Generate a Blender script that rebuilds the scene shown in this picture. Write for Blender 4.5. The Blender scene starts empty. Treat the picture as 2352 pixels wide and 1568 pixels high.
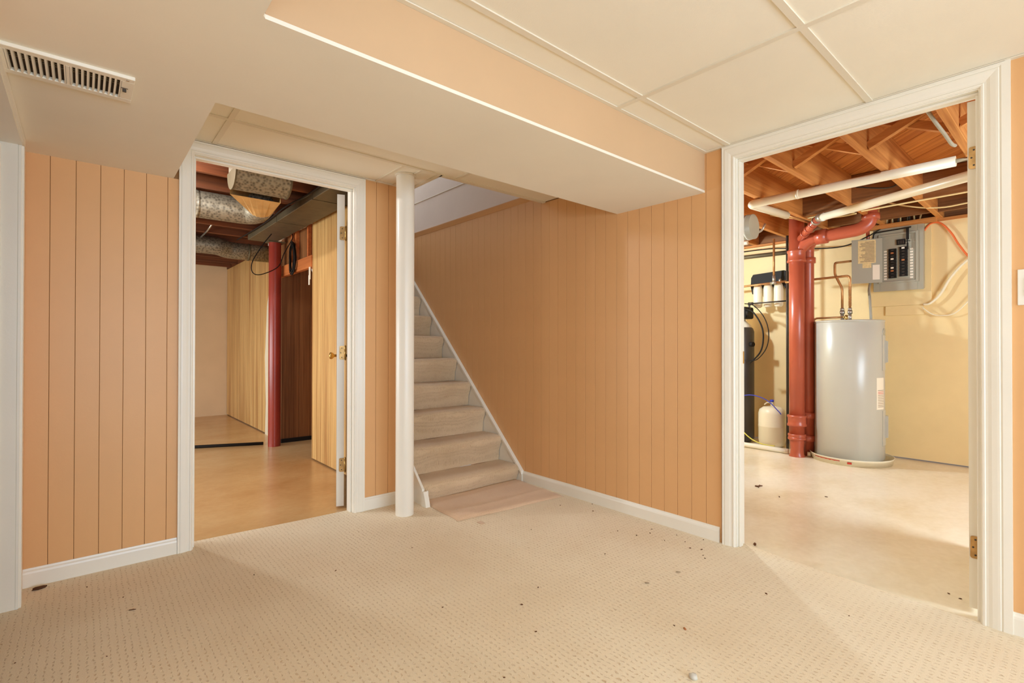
import bpy, bmesh, math, random
from mathutils import Vector, Matrix
random.seed(7)
S = bpy.context.scene
COL = S.collection
R = math.radians
PI = math.pi

# ------------------------------------------------------------------ camera, world, light, exposure
cam_d = bpy.data.cameras.new('camera'); cam = bpy.data.objects.new('camera', cam_d); COL.objects.link(cam)
cam_d.sensor_width = 36; cam_d.lens = 36 * 1144.77 / 2352; cam_d.clip_start = .02
F = Vector((0.65299, 0.75734, 0.0062)); RT = Vector((0.75735, -0.65301, 0.0013)); UP = Vector((-0.00503, -0.00385, 0.99998))
m = Matrix((RT, UP, -F)).transposed().to_4x4(); m.translation = Vector((0, 0, 1.0543)); cam.matrix_world = m
S.camera = cam
S.view_settings.view_transform = 'Standard'; S.view_settings.look = 'None'; S.view_settings.gamma = 1
S.view_settings.exposure = 0.0; S.view_settings.use_curve_mapping = False
S.render.film_transparent = False
S.cycles.max_bounces = 10; S.cycles.diffuse_bounces = 6; S.cycles.sample_clamp_indirect = 6; S.cycles.use_denoising = True
w = bpy.data.worlds.new('world'); S.world = w; w.use_nodes = True
w.node_tree.nodes['Background'].inputs[0].default_value = (.75, .85, 1, 1); w.node_tree.nodes['Background'].inputs[1].default_value = .6

def lamp(name, kind, loc, energy, color, size=.1, sy=None, target=None):
    d = bpy.data.lights.new(name, kind); d.energy = energy; d.color = color
    if kind == 'AREA':
        d.size = size
        if sy: d.shape = 'RECTANGLE'; d.size_y = sy
    else: d.shadow_soft_size = size
    o = bpy.data.objects.new(name, d); COL.objects.link(o); o.location = loc
    if target: o.rotation_euler = (Vector(target) - Vector(loc)).to_track_quat('-Z', 'Y').to_euler()
    return o
lamp('ceiling_bulb', 'POINT', (1.40, .15, 2.02), 3.2, (.88, .97, 1), .05)
lamp('camera_fill', 'POINT', (.30, -.35, 1.52), 17, (.78, .93, 1.08), .12)  # unseen fill added near the camera to lift the left corner
lamp('rear_fill', 'AREA', (.6, -2.88, .95), 128, (.60, .85, 1.10), 3.7, 1.2, target=(.5, 3, .75))  # unseen fill panel added behind the camera; the rear wall has no window
lamp('storage_bulb', 'POINT', (.24, 3.70, 2.17), 34, (.94, .96, 1), .025)
lamp('storage_fill', 'AREA', (-1.42, 5.3, .90), 90, (.84, .95, 1), 3.4, .9, target=(1.6, 5.3, .5))  # unseen side fill added to brighten the storage room; no window there
lamp('utility_bulb', 'POINT', (4.25, 2.8, 1.80), 92, (.76, .94, 1.1), .05)
lamp('utility_daylight', 'AREA', (3.6, -1.4, 1.3), 100, (.76, .94, 1.1), 1.6, 1.0, target=(4.6, 1.6, .9))
lamp('stairwell_daylight', 'AREA', (2.14, 5.6, 3.9), 28, (.72, .87, 1), .7, 1.2, target=(2.3, 3.6, 1.2))

# ------------------------------------------------------------------ materials
def mat(name, rough=.6, metal=0, spec=.4):
    m = bpy.data.materials.new(name); m.use_nodes = True
    b = m.node_tree.nodes['Principled BSDF']
    b.inputs['Roughness'].default_value = rough; b.inputs['Metallic'].default_value = metal
    b.inputs['Specular IOR Level'].default_value = spec
    return m, m.node_tree, b
def lin(c):
    return tuple((x / 12.92 if x <= .04045 else ((x + .055) / 1.055) ** 2.4) for x in [v / 255 for v in c]) + (1,)
def nn(t, kind, **k):
    n = t.nodes.new(kind)
    for a, v in k.items(): setattr(n, a, v)
    return n
def coords(t, scale=(1, 1, 1), rnd=False, rot=0):
    tc = nn(t, 'ShaderNodeTexCoord'); mp = nn(t, 'ShaderNodeMapping'); mp.inputs['Scale'].default_value = scale
    if rot:
        m0 = nn(t, 'ShaderNodeMapping'); m0.inputs['Rotation'].default_value = (0, 0, rot)
        t.links.new(tc.outputs['Object'], m0.inputs['Vector']); t.links.new(m0.outputs[0], mp.inputs['Vector'])
    else: t.links.new(tc.outputs['Object'], mp.inputs['Vector'])
    if rnd:
        oi = nn(t, 'ShaderNodeObjectInfo'); mu = nn(t, 'ShaderNodeMath', operation='MULTIPLY'); mu.inputs[1].default_value = 37
        t.links.new(oi.outputs['Random'], mu.inputs[0])
        cb = nn(t, 'ShaderNodeCombineXYZ')
        for i in range(3): t.links.new(mu.outputs[0], cb.inputs[i])
        t.links.new(cb.outputs[0], mp.inputs['Location'])
    return mp.outputs[0]
def noise(t, v, scale, detail=4, rough=.55):
    n = nn(t, 'ShaderNodeTexNoise'); n.inputs['Scale'].default_value = scale; n.inputs['Detail'].default_value = detail
    n.inputs['Roughness'].default_value = rough; t.links.new(v, n.inputs['Vector']); return n.outputs['Fac']
def ramp(t, fac, stops):
    r = nn(t, 'ShaderNodeValToRGB'); e = r.color_ramp.elements
    while len(e) < len(stops): e.new(.5)
    for i, (p, c) in enumerate(stops): e[i].position = p; e[i].color = c
    t.links.new(fac, r.inputs[0]); return r.outputs[0]
def bump(t, b, h, strength, dist):
    n = nn(t, 'ShaderNodeBump'); n.inputs['Strength'].default_value = strength; n.inputs['Distance'].default_value = dist
    t.links.new(h, n.inputs['Height']); t.links.new(n.outputs[0], b.inputs['Normal']); return n
def paint(name, c, rough=.5, var=.05, bs=.15, scale=3, spec=.35, metal=0, dist=.002, bscale=90):
    m, t, b = mat(name, rough, metal, spec); v = coords(t); c = lin(c)
    lo = tuple(x * (1 - var) for x in c[:3]) + (1,); hi = tuple(min(1, x * (1 + var)) for x in c[:3]) + (1,)
    t.links.new(ramp(t, noise(t, v, scale), [(.3, lo), (.7, hi)]), b.inputs['Base Color'])
    if bs: bump(t, b, noise(t, v, bscale, 3), bs, dist)
    return m
def wood(name, c1, c2, axis='Z', rough=.5, fine=60, var=.5, spec=.3, rnd=True):
    m, t, b = mat(name, rough, 0, spec)
    rot = R(-45) if axis == 'D' else 0; axis = 'X' if axis == 'D' else axis
    sc = {'X': (1.3, fine, fine), 'Y': (fine, 1.3, fine), 'Z': (fine, fine, 1.3)}[axis]
    v = coords(t, sc, rnd, rot); n = noise(t, v, 1.0, 5, .6)
    sc2 = {'X': (.5, 7, 7), 'Y': (7, .5, 7), 'Z': (7, 7, .5)}[axis]
    n2 = noise(t, coords(t, sc2, rnd, rot), 1.0, 3, .5)
    mx = nn(t, 'ShaderNodeMath', operation='MULTIPLY_ADD'); mx.inputs[1].default_value = .55; t.links.new(n, mx.inputs[0])
    mm = nn(t, 'ShaderNodeMath', operation='MULTIPLY'); mm.inputs[1].default_value = .45; t.links.new(n2, mm.inputs[0]); t.links.new(mm.outputs[0], mx.inputs[2])
    t.links.new(ramp(t, mx.outputs[0], [(.36, lin(c1)), (.60, lin(c2))]), b.inputs['Base Color'])
    bump(t, b, n, .25, .001)
    return m
M = {}
M['wall'] = paint('peach_wall_paint', (222, 171, 117), .42, .025, .12)
M['wall_groove'] = paint('groove_paint', (160, 114, 70), .8, .05, 0)
M['soffit'] = paint('ceiling_paint', (238, 231, 215), .7, .02, .1)
M['peach_soft'] = paint('beam_face_paint', (206, 172, 134), .5, .02, .1)
M['white'] = paint('white_trim_paint', (238, 232, 218), .32, .02, .12, spec=.5)
M['tile'] = paint('ceiling_tile', (238, 230, 212), .8, .02, .35, bscale=220, dist=.001)
M['grid'] = paint('grid_bar_enamel', (226, 216, 196), .45, .02, 0)
M['utilwall'] = paint('cream_masonry_paint', (238, 212, 156), .55, .04, .5, bscale=14, dist=.004)
M['backwall'] = paint('peach_masonry', (226, 194, 152), .6, .04, .3, bscale=14)
M['stairup'] = paint('upper_stair_plaster', (224, 210, 198), .6, .03, .15)
M['red'] = paint('red_enamel', (176, 84, 57), .3, .1, .1, spec=.5)
M['redpost'] = paint('oxide_red_paint', (150, 54, 40), .28, .08, .05, spec=.5)
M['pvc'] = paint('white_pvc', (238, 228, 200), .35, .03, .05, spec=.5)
M['grey'] = paint('grey_enamel', (188, 184, 170), .28, .02, .03, spec=.5)
M['panelgrey'] = paint('panel_grey', (168, 162, 142), .4, .03, .05)
M['black'] = paint('black_plastic', (34, 29, 25), .6, .1, .05, spec=.2)
M['dkgrey'] = paint('charcoal_plastic', (70, 62, 54), .35, .1, .05)
M['tankwhite'] = paint('tank_white', (238, 228, 200), .35, .02, .05)
M['brass'] = paint('brass', (196, 160, 92), .3, .12, .05, metal=.85)
M['agedbrass'] = paint('aged_brass', (188, 150, 96), .38, .3, .05, metal=.7, scale=25)
M['copper'] = paint('copper', (188, 136, 84), .35, .2, .05, metal=.5, scale=20)
M['steel'] = paint('steel', (190, 184, 170), .3, .1, .05, metal=.8)
M['blue'] = paint('blue_plastic', (60, 70, 190), .4, .02, 0)
M['yellow'] = paint('yellow_tube', (226, 214, 96), .4, .02, 0)
M['orange'] = paint('orange_cable', (238, 118, 60), .5, .02, 0)
M['cream'] = paint('cream_cable', (228, 200, 140), .5, .04, 0)
M['cablew'] = paint('white_cable', (240, 228, 196), .45, .02, 0)
M['paper'] = paint('old_paper_label', (222, 196, 140), .7, .12, .05, scale=60)
M['paperw'] = paint('white_paper_label', (238, 226, 204), .6, .02, 0)
M['ink'] = paint('label_ink', (150, 128, 100), .7, .1, 0)
M['redink'] = paint('red_marking', (196, 60, 44), .6, .1, 0)
M['dirt'] = paint('brown_debris', (96, 60, 34), .9, .3, .3)
M['chip'] = paint('reddish_chip', (176, 108, 62), .8, .2, .2)
M['lightchip'] = paint('grey_chip', (170, 150, 122), .8, .2, .2)
M['stone'] = paint('grey_pebble_mat', (206, 202, 190), .8, .12, .5, scale=60, bscale=60)
M['hollow_dark'] = paint('hollow_shade_paint', (58, 44, 30), .9, .1, 0)  # dark brown standing in for the shade inside hollows
M['pine'] = wood('pine_paneling', (166, 112, 60), (226, 184, 118), 'Z', .42, 70)
M['pine_dark'] = wood('brown_paneling', (112, 68, 36), (158, 104, 60), 'Z', .5, 70)
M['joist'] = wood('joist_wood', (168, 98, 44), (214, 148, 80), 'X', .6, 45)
M['joistlite'] = wood('brace_wood', (176, 104, 48), (216, 150, 84), 'Y', .6, 45)
M['rim'] = wood('rim_wood', (104, 66, 36), (146, 98, 56), 'Y', .6, 45)
M['subfloor'] = wood('subfloor_wood', (176, 100, 44), (222, 150, 78), 'D', .6, 40)
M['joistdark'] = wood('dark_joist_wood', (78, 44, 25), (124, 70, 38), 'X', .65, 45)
M['header'] = wood('header_wood', (176, 92, 44), (204, 120, 62), 'Y', .6, 45)

def mat_galv():
    m, t, b = mat('galvanised_steel', .5, .55, .4); v = coords(t)
    vo = nn(t, 'ShaderNodeTexVoronoi'); vo.inputs['Scale'].default_value = 55; t.links.new(v, vo.inputs['Vector'])
    t.links.new(ramp(t, vo.outputs['Distance'], [(.1, lin((96, 88, 74))), (.7, lin((158, 148, 126)))]), b.inputs['Base Color'])
    bump(t, b, vo.outputs['Distance'], .3, .002); return m
M['galv'] = mat_galv()
M['galvdull'] = paint('dull_duct_metal', (104, 92, 68), .55, .15, .1, metal=.4, scale=12)
M['tan_tin'] = paint('tan_tin', (206, 164, 104), .5, .12, .05, metal=.2, scale=12)

def mat_carpet(name, c_hi, c_lo, c_pit, px=.0205, py=.0245, pit=.32, strength=.9):
    m, t, b = mat(name, .95, 0, .1); v = coords(t)
    b.inputs['Sheen Weight'].default_value = .25
    L = t.links
    def mth(op, a, bb=None, c=None):
        n = nn(t, 'ShaderNodeMath', operation=op)
        for i, x in enumerate((a, bb, c)):
            if x is None: continue
            if isinstance(x, (int, float)): n.inputs[i].default_value = x
            else: L.new(x, n.inputs[i])
        return n.outputs[0]
    sp = nn(t, 'ShaderNodeSeparateXYZ'); L.new(v, sp.inputs[0])
    wob = noise(t, v, 26, 4, .7); wob2 = noise(t, v, 45, 3, .7)
    x = mth('ADD', mth('DIVIDE', sp.outputs[0], px), mth('MULTIPLY', wob, 1.5))
    y = mth('ADD', mth('DIVIDE', sp.outputs[1], py), mth('MULTIPLY', wob2, 1.4))
    fx = mth('ABSOLUTE', mth('SUBTRACT', mth('FRACT', x), .5)); fy = mth('ABSOLUTE', mth('SUBTRACT', mth('FRACT', y), .5))
    d = mth('SQRT', mth('ADD', mth('POWER', mth('MULTIPLY', fx, 2.1), 2), mth('POWER', mth('MULTIPLY', fy, 1.0), 2)))
    mr = nn(t, 'ShaderNodeMapRange'); mr.interpolation_type = 'SMOOTHSTEP'
    L.new(d, mr.inputs[0]); mr.inputs[1].default_value = pit * .35; mr.inputs[2].default_value = pit * 1.25
    ln = noise(t, v, 300, 3, .7); gate = noise(t, v, 35, 2)
    big = noise(t, v, 1.6, 4)
    base = ramp(t, mth('MULTIPLY_ADD', ln, .5, mth('MULTIPLY', big, .5)), [(.35, lin(c_lo)), (.65, lin(c_hi))])
    mix = nn(t, 'ShaderNodeMix', data_type='RGBA')
    wear = noise(t, v, .9, 2)
    gt = nn(t, 'ShaderNodeMapRange'); L.new(mth('ADD', mth('MULTIPLY', gate, .55), mth('MULTIPLY', wear, .45)), gt.inputs[0]); gt.inputs[1].default_value = .38; gt.inputs[2].default_value = .66
    pm = mth('MULTIPLY', mth('SUBTRACT', 1, mr.outputs[0]), gt.outputs[0])
    L.new(pm, mix.inputs[0]); L.new(base, mix.inputs[6]); mix.inputs[7].default_value = lin(c_pit)
    L.new(mix.outputs[2], b.inputs['Base Color'])
    h = mth('MULTIPLY_ADD', mr.outputs[0], .7, mth('MULTIPLY', ln, .45))
    bump(t, b, h, strength, .004)
    return m
M['carpet'] = mat_carpet('berber_carpet', (240, 225, 196), (222, 200, 165), (196, 164, 122), strength=.6)
M['stair_carpet'] = mat_carpet('stair_carpet', (226, 200, 166), (196, 166, 128), (168, 134, 96), .011, .011, .34, .7)
M['remnant'] = mat_carpet('carpet_remnant', (228, 198, 166), (208, 172, 138), (200, 164, 128), .014, .014, .25, .5)

def mat_concrete(name, c1, c2, c3, rough=.24):
    m, t, b = mat(name, rough, 0, .5); v = coords(t, (.9, 1.25, 1)); v2 = coords(t)
    n = noise(t, v, 1.3, 8, .62); n2 = noise(t, v2, 30, 6, .6)
    c = ramp(t, n, [(.25, lin(c1)), (.5, lin(c2)), (.8, lin(c3))])
    mx = nn(t, 'ShaderNodeMix', data_type='RGBA'); mx.blend_type = 'MULTIPLY'; mx.inputs[0].default_value = 1
    t.links.new(c, mx.inputs[6]); t.links.new(ramp(t, n2, [(.2, (.9, .88, .85, 1)), (.8, (1, 1, 1, 1))]), mx.inputs[7])
    t.links.new(mx.outputs[2], b.inputs['Base Color'])
    bump(t, b, n2, .05, .002); return m
M['concrete'] = mat_concrete('painted_concrete_cream', (226, 204, 164), (243, 230, 203), (252, 244, 226))
M['concrete2'] = mat_concrete('painted_concrete_tan', (198, 150, 96), (216, 174, 120), (228, 194, 142))

# ------------------------------------------------------------------ mesh helpers
def box(bm, x0, x1, y0, y1, z0, z1, bev=0, seg=1):
    vs = [bm.verts.new((x, y, z)) for x in (x0, x1) for y in (y0, y1) for z in (z0, z1)]
    fs = [bm.faces.new([vs[i] for i in f]) for f in ((0, 1, 3, 2), (4, 6, 7, 5), (0, 4, 5, 1), (2, 3, 7, 6), (0, 2, 6, 4), (1, 5, 7, 3))]
    if bev:
        ed = set(e for f in fs for e in f.edges)
        bmesh.ops.bevel(bm, geom=list(ed), offset=bev, segments=seg, affect='EDGES', profile=.5)
    return vs
def frame(d):
    d = d.normalized(); a = Vector((0, 0, 1)) if abs(d.z) < .9 else Vector((1, 0, 0))
    u = d.cross(a).normalized(); return u, d.cross(u).normalized()
def smoothpath(pts, n=6):
    P = [Vector(p) for p in pts]
    if len(P) < 3: return P
    out = []
    for i in range(len(P) - 1):
        p0 = P[max(i - 1, 0)]; p1 = P[i]; p2 = P[i + 1]; p3 = P[min(i + 2, len(P) - 1)]
        for k in range(n):
            t = k / n
            out.append(.5 * ((2 * p1) + (-p0 + p2) * t + (2 * p0 - 5 * p1 + 4 * p2 - p3) * t * t + (-p0 + 3 * p1 - 3 * p2 + p3) * t ** 3))
    out.append(P[-1]); return out
def rounded(pts, r, n=5):
    P = [Vector(p) for p in pts]; out = [P[0]]
    for i in range(1, len(P) - 1):
        a = (P[i - 1] - P[i]); b = (P[i + 1] - P[i]); q = min(r, a.length * .45, b.length * .45)
        s = P[i] + a.normalized() * q; e = P[i] + b.normalized() * q
        for k in range(n + 1):
            t = k / n; out.append(s * (1 - t) ** 2 + P[i] * 2 * t * (1 - t) + e * t * t)
    out.append(P[-1]); return out
def tube(bm, pts, r, seg=10, caps=True):
    P = [Vector(p) for p in pts]; rings = []; u = None
    for i, p in enumerate(P):
        d = (P[min(i + 1, len(P) - 1)] - P[max(i - 1, 0)])
        d = d.normalized() if d.length > 1e-9 else Vector((0, 0, 1))
        if u is None: u, v = frame(d)
        else:
            u = (u - d * u.dot(d)).normalized(); v = d.cross(u)
        rr = r[i] if isinstance(r, (list, tuple)) else r
        rings.append([bm.verts.new(p + (u * math.cos(2 * PI * k / seg) + v * math.sin(2 * PI * k / seg)) * rr) for k in range(seg)])
    for a, b in zip(rings, rings[1:]):
        for k in range(seg): f = bm.faces.new((a[k], a[(k + 1) % seg], b[(k + 1) % seg], b[k])); f.smooth = True
    if caps: bm.faces.new(rings[0][::-1]); bm.faces.new(rings[-1])
def lathe(bm, prof, c=(0, 0, 0), seg=40, a0=0, a1=2 * PI):
    c = Vector(c); full = abs(a1 - a0 - 2 * PI) < 1e-6; n = seg if full else seg + 1; rings = []
    for r, z in prof:
        rings.append([bm.verts.new(c + Vector((r * math.cos(a0 + (a1 - a0) * k / seg), r * math.sin(a0 + (a1 - a0) * k / seg), z))) for k in range(n)])
    for i, (a, b) in enumerate(zip(rings, rings[1:])):
        for k in range(n if full else n - 1):
            f = bm.faces.new((a[k], a[(k + 1) % n], b[(k + 1) % n], b[k])); f.smooth = True
    return rings
def prism(bm, poly, axis, a, b):
    """poly: 2D points; extruded along axis from a to b"""
    def P(p, t):
        return {'X': (t, p[0], p[1]), 'Y': (p[0], t, p[1]), 'Z': (p[0], p[1], t)}[axis]
    A = [bm.verts.new(P(p, a)) for p in poly]; B = [bm.verts.new(P(p, b)) for p in poly]; n = len(poly)
    for i in range(n): bm.faces.new((A[i], A[(i + 1) % n], B[(i + 1) % n], B[i]))
    bm.faces.new(A[::-1]); bm.faces.new(B)
def obj(name, fn, m, parent=None, world=True, shade=None):
    bm = bmesh.new(); fn(bm)
    bmesh.ops.recalc_face_normals(bm, faces=bm.faces)
    me = bpy.data.meshes.new(name); bm.to_mesh(me); bm.free()
    for x in (m if isinstance(m, (list, tuple)) else [m]): me.materials.append(x)
    o = bpy.data.objects.new(name, me); COL.objects.link(o)
    if parent:
        o.parent = parent
        if world: o.matrix_parent_inverse = pinv(parent)
    return o
def pinv(p):
    mt = Matrix.Identity(4)
    q = p
    mt = q.matrix_basis.copy()
    while q.parent:
        mt = q.parent.matrix_basis @ q.matrix_parent_inverse @ mt; q = q.parent
    return mt.inverted()
def tag(o, label=None, cat=None, group=None, kind=None):
    if label: o['label'] = label
    if cat: o['category'] = cat
    if group: o['group'] = group
    if kind: o['kind'] = kind
    return o
def thing(name, loc, label, cat, group=None, rz=0):
    o = bpy.data.objects.new(name, None); COL.objects.link(o); o.empty_display_size = .05
    o.location = loc; o.rotation_euler = (0, 0, rz); return tag(o, label, cat, group)
def struct(name, fn, m, parent=None, label=None):
    o = obj(name, fn, m, parent)
    if not parent: tag(o, label, kind='structure')
    return o
def B(*a, **k): return lambda bm: box(bm, *a, **k)
def boxes(lst, bev=0):
    def f(bm):
        for q in lst: box(bm, *q, bev=bev)
    return f
def dup(o, parent, loc):
    c = o.copy(); COL.objects.link(c); c.parent = parent; c.location = loc; return c

XB = 2.588; YA = 3.016; ZC = 2.105; ZS = 1.89; ZJ = 2.19; PW = .0865; LO = -.012

# ------------------------------------------------------------------ floors
def carpet_floor(bm):
    out = [(-3, -3), (2.60, -3), (2.60, .27), (2.602, .40), (2.612, .62), (2.628, .85), (2.645, 1.05), (2.668, 1.205), (XB, 1.205), (XB, 2.93), (1.69, 2.93), (1.69, YA), (1.288, YA), (1.288, 3.089),
           (1.0, 3.098), (.784, 3.112), (.6, 3.126), (.435, 3.135), (.435, YA), (-.19, YA), (-.19, 2.79), (-.36, 2.79), (-.36, 1.98), (-.19, 1.98), (-.19, 1.40), (-3, 1.40)]
    prism(bm, out, 'Z', LO, 0)
floor = struct('floor', carpet_floor, M['carpet'], label='cream berber loop carpet of the basement room')
struct('floor_storage', B(-1.6, 2.5, 3.02, 8.7, -.06, LO), M['concrete2'], label='tan painted concrete floor of the storage room')
struct('floor_utility', B(2.55, 6.0, -1.6, 3.3, -.06, LO), M['concrete'], label='cream painted concrete floor of the utility room')

# ------------------------------------------------------------------ walls of the main room
def planks(parent, axis, a0, a1, face, z0, z1, m, pw=PW, t=.006, gap=.0018, name='plank', widths=None):
    """vertical boards; axis 'X': wall runs along X, face toward -Y at y=face. axis 'Y': face toward -X at x=face"""
    a = a0; k = 0; cache = {}
    while a < a1 - .008:
        wd = min((widths[k % len(widths)] if widths else pw), a1 - a); key = round(wd, 4)
        if key not in cache:
            bm = bmesh.new()
            if axis == 'X': box(bm, gap / 2, wd - gap / 2, 0, t, z0, z1)
            else: box(bm, 0, t, gap / 2, wd - gap / 2, z0, z1)
            es = [e for e in bm.edges if abs(e.verts[0].co.z - e.verts[1].co.z) > .1 and ((e.verts[0].co.y < 1e-6) if axis == 'X' else (e.verts[0].co.x < 1e-6))]
            bmesh.ops.bevel(bm, geom=es, offset=.0007, segments=1, affect='EDGES')
            bmesh.ops.recalc_face_normals(bm, faces=bm.faces)
            me = bpy.data.meshes.new(name); bm.to_mesh(me); bm.free(); me.materials.append(m); cache[key] = me
        o = bpy.data.objects.new(name, cache[key]); COL.objects.link(o); o.parent = parent
        o.location = (a, face, 0) if axis == 'X' else (face, a, 0)
        a += wd; k += 1
wa = struct('wall_back', boxes([(-.31, .417, YA + .006, 3.118, 0, ZJ), (1.306, 1.69, YA + .006, 3.118, 0, ZJ), (.417, 1.306, YA + .006, 3.118, 2.053, ZJ)]), M['wall_groove'],
            label='peach grooved board wall with the left doorway')
planks(wa, 'X', -.198, .372, YA, 0, ZS, M['wall'])
planks(wa, 'X', 1.352, 1.69, YA, 0, ZC, M['wall'])
wb = struct('wall_right', boxes([(XB + .006, 2.672, 1.223, 6.2, 0, 2.18), (XB + .006, 2.672, -3, .257, 0, ZJ), (XB + .006, 2.672, .257, 1.223, 2.048, ZJ)]), M['wall_groove'],
            label='peach grooved board wall beside the stairs and right doorway')
planks(wb, 'Y', 1.287, 1.287 + 16 * PW, XB, 0, ZC, M['wall'])
planks(wb, 'Y', 1.287 + 16 * PW, 5.4, XB, 0, 2.155, M['wall'])
planks(wb, 'Y', .21 - 12 * PW, .21, XB, 0, ZC, M['wall'])
obj('board_sheet', B(XB, XB + .006, -3, .21 - 12 * PW, 0, ZC), M['wall'], wb)
obj('ledge_strip', lambda bm: prism(bm, [(XB + .002, 2.150), (XB - .004, 2.155), (XB - .014, 2.185), (XB - .016, 2.195), (XB + .006, 2.195)], 'Y', 2.70, 5.4), M['wall'], wb)
# upper stairwell
up = struct('wall_stairwell', boxes([(XB + .006, 2.672, 2.655, 6.2, 2.18, 4.4), (1.646, 1.69, 3.118, 4.71, 0, 2.19), (1.62, 1.69, 2.655, 6.2, 2.19, 4.4), (1.69, 2.672, 6.12, 6.2, 0, 4.4)]), M['stairup'],
            label='pale plaster walls of the upper stairwell')
obj('wall_sheet', B(XB - .002, XB + .006, 2.655, 6.1, 2.503, 4.4), M['stairup'], up)
obj('wall_sheet', B(XB - .001, XB + .006, 2.655, 6.1, 2.195, 2.497), M['stairup'], up)
obj('corner_bead', B(XB - .006, XB + .006, 2.655, 6.1, 2.497, 2.503), M['soffit'], up)
struct('ceiling_stairwell', B(1.6, 2.7, 2.6, 6.2, 4.4, 4.46), M['soffit'], label='ceiling high over the stairs')
struct('trim_stair_front', B(1.69, 2.672, 2.628, 2.653, ZC + .004, 4.4), M['stairup'], label='drop face above the stair opening')
# left wall with its doorway
wc = struct('wall_left', boxes([(-.31, -.19, 2.808, YA + .006, 0, ZS), (-.31, -.19, 1.30, 1.962, 0, ZS), (-.31, -.19, 1.962, 2.808, 1.868, ZS), (-3, -.31, 1.30, 1.40, 0, ZS)]), M['wall'],
            label='left wall with the white door frame')
struct('wall_closet', boxes([(-1.4, -1.3, 1.4, 3.1, 0, ZS), (-1.3, -.31, YA, 3.1, 0, ZS)]), M['wall'], label='walls beyond the left door frame')
struct('floor_closet', B(-1.3, -.36, 1.4, YA, -.03, -.004), M['concrete2'], label='floor beyond the left door frame')
struct('wall_rear', boxes([(-3.1, 2.68, -3.1, -3.0, 0, ZC), (-3.1, -3.0, -3.0, 1.4, 0, ZC)]), M['wall'], label='peach walls behind the camera')

# ------------------------------------------------------------------ soffit, beam and tile ceiling
def soffit(bm):
    out = [(-3, -3), (.345, -3), (.345, 1.37), (.352, 1.38), (XB, 1.38), (XB, 1.973), (.345, 1.973), (.345, YA), (-1.3, YA), (-1.3, 1.4), (-3, 1.4)]
    prism(bm, out, 'Z', ZS, ZS + .012)
sf = struct('ceiling_soffit', soffit, M['soffit'], label='low cream plaster soffit and dropped beam')
obj('soffit_face', B(.352, XB, 1.3805, 1.392, ZS + .0005, ZC + .1), M['peach_soft'], sf)
obj('soffit_face', B(.333, .3445, -3, 1.38, ZS + .0005, ZC + .1), M['peach_soft'], sf)
obj('soffit_face', B(.345, XB, 1.961, 1.9725, ZS + .0005, ZC + .1), M['soffit'], sf)
obj('soffit_face', B(.333, .3445, 1.973, YA, ZS + .0005, ZC + .1), M['soffit'], sf)
ce = struct('ceiling', boxes([(.345, XB, -3, 1.38, ZC + .03, ZC + .05), (.345, 1.69, 1.973, YA, ZC + .03, ZC + .05), (1.69, XB, 1.973, 2.653, ZC + .03, ZC + .05)]), M['hollow_dark'],
            label='suspended ceiling of cream lay-in tiles')
G = .012
def tiles(xs, ys, skip=()):
    for i in range(len(xs) - 1):
        for j in range(len(ys) - 1):
            if (i, j) in skip: continue
            obj('ceiling_tile', B(xs[i] + .004, xs[i + 1] - .004, ys[j] + .004, ys[j + 1] - .004, ZC + .005, ZC + .018), M['tile'], ce)
ym = [1.38, 1.243, .619, -.005, -.629, -1.253, -1.877, -2.501, -3.0][::-1]
tiles([.345, .58, 1.80, XB], ym)
for y in ym[1:-1]: obj('grid_bar', B(.345, XB, y - G, y + G, ZC, ZC + .006), M['grid'], ce)
for x in (.58, 1.80): obj('grid_bar', B(x - G, x + G, -3, 1.38, ZC - .0006, ZC + .0056), M['grid'], ce)
obj('wall_angle', B(.345, XB, 1.362, 1.38, ZC - .0004, ZC + .004), M['grid'], ce)
obj('wall_angle', B(XB - .018, XB, -3, 1.38, ZC - .001, ZC + .004), M['grid'], ce)
# far bay
tiles([.345, .52, 1.80, XB], [1.973, 2.630, 2.653], skip=((0, 1), (1, 1), (2, 1)))
tiles([.345, .52, 1.43], [2.630, YA]); tiles([1.43, 1.553], [2.630, YA]); tiles([1.553, 1.69], [2.63, YA])
obj('grid_bar', B(.345, 1.70, 2.618, 2.642, ZC, ZC + .006), M['grid'], ce)
obj('grid_bar', B(1.68, XB, 2.625, 2.653, ZC - .003, ZC + .02), M['grid'], ce)
obj('grid_bar', B(1.666, 1.69, 2.625, YA, ZC - .003, ZC + .02), M['grid'], ce)
obj('grid_bar', B(.508, .532, 1.973, YA, ZC - .0006, ZC + .0056), M['grid'], ce)
for x in (1.43, 1.553): obj('grid_bar', B(x - .008, x + .008, 2.642, YA, ZC - .0006, ZC + .0056), M['grid'], ce)
obj('grid_bar', B(1.79, 1.812, 1.973, 2.625, ZC - .0006, ZC + .0056), M['grid'], ce)
obj('wall_angle', B(.345, 1.69, YA - .016, YA, ZC - .001, ZC + .004), M['grid'], ce)

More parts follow.
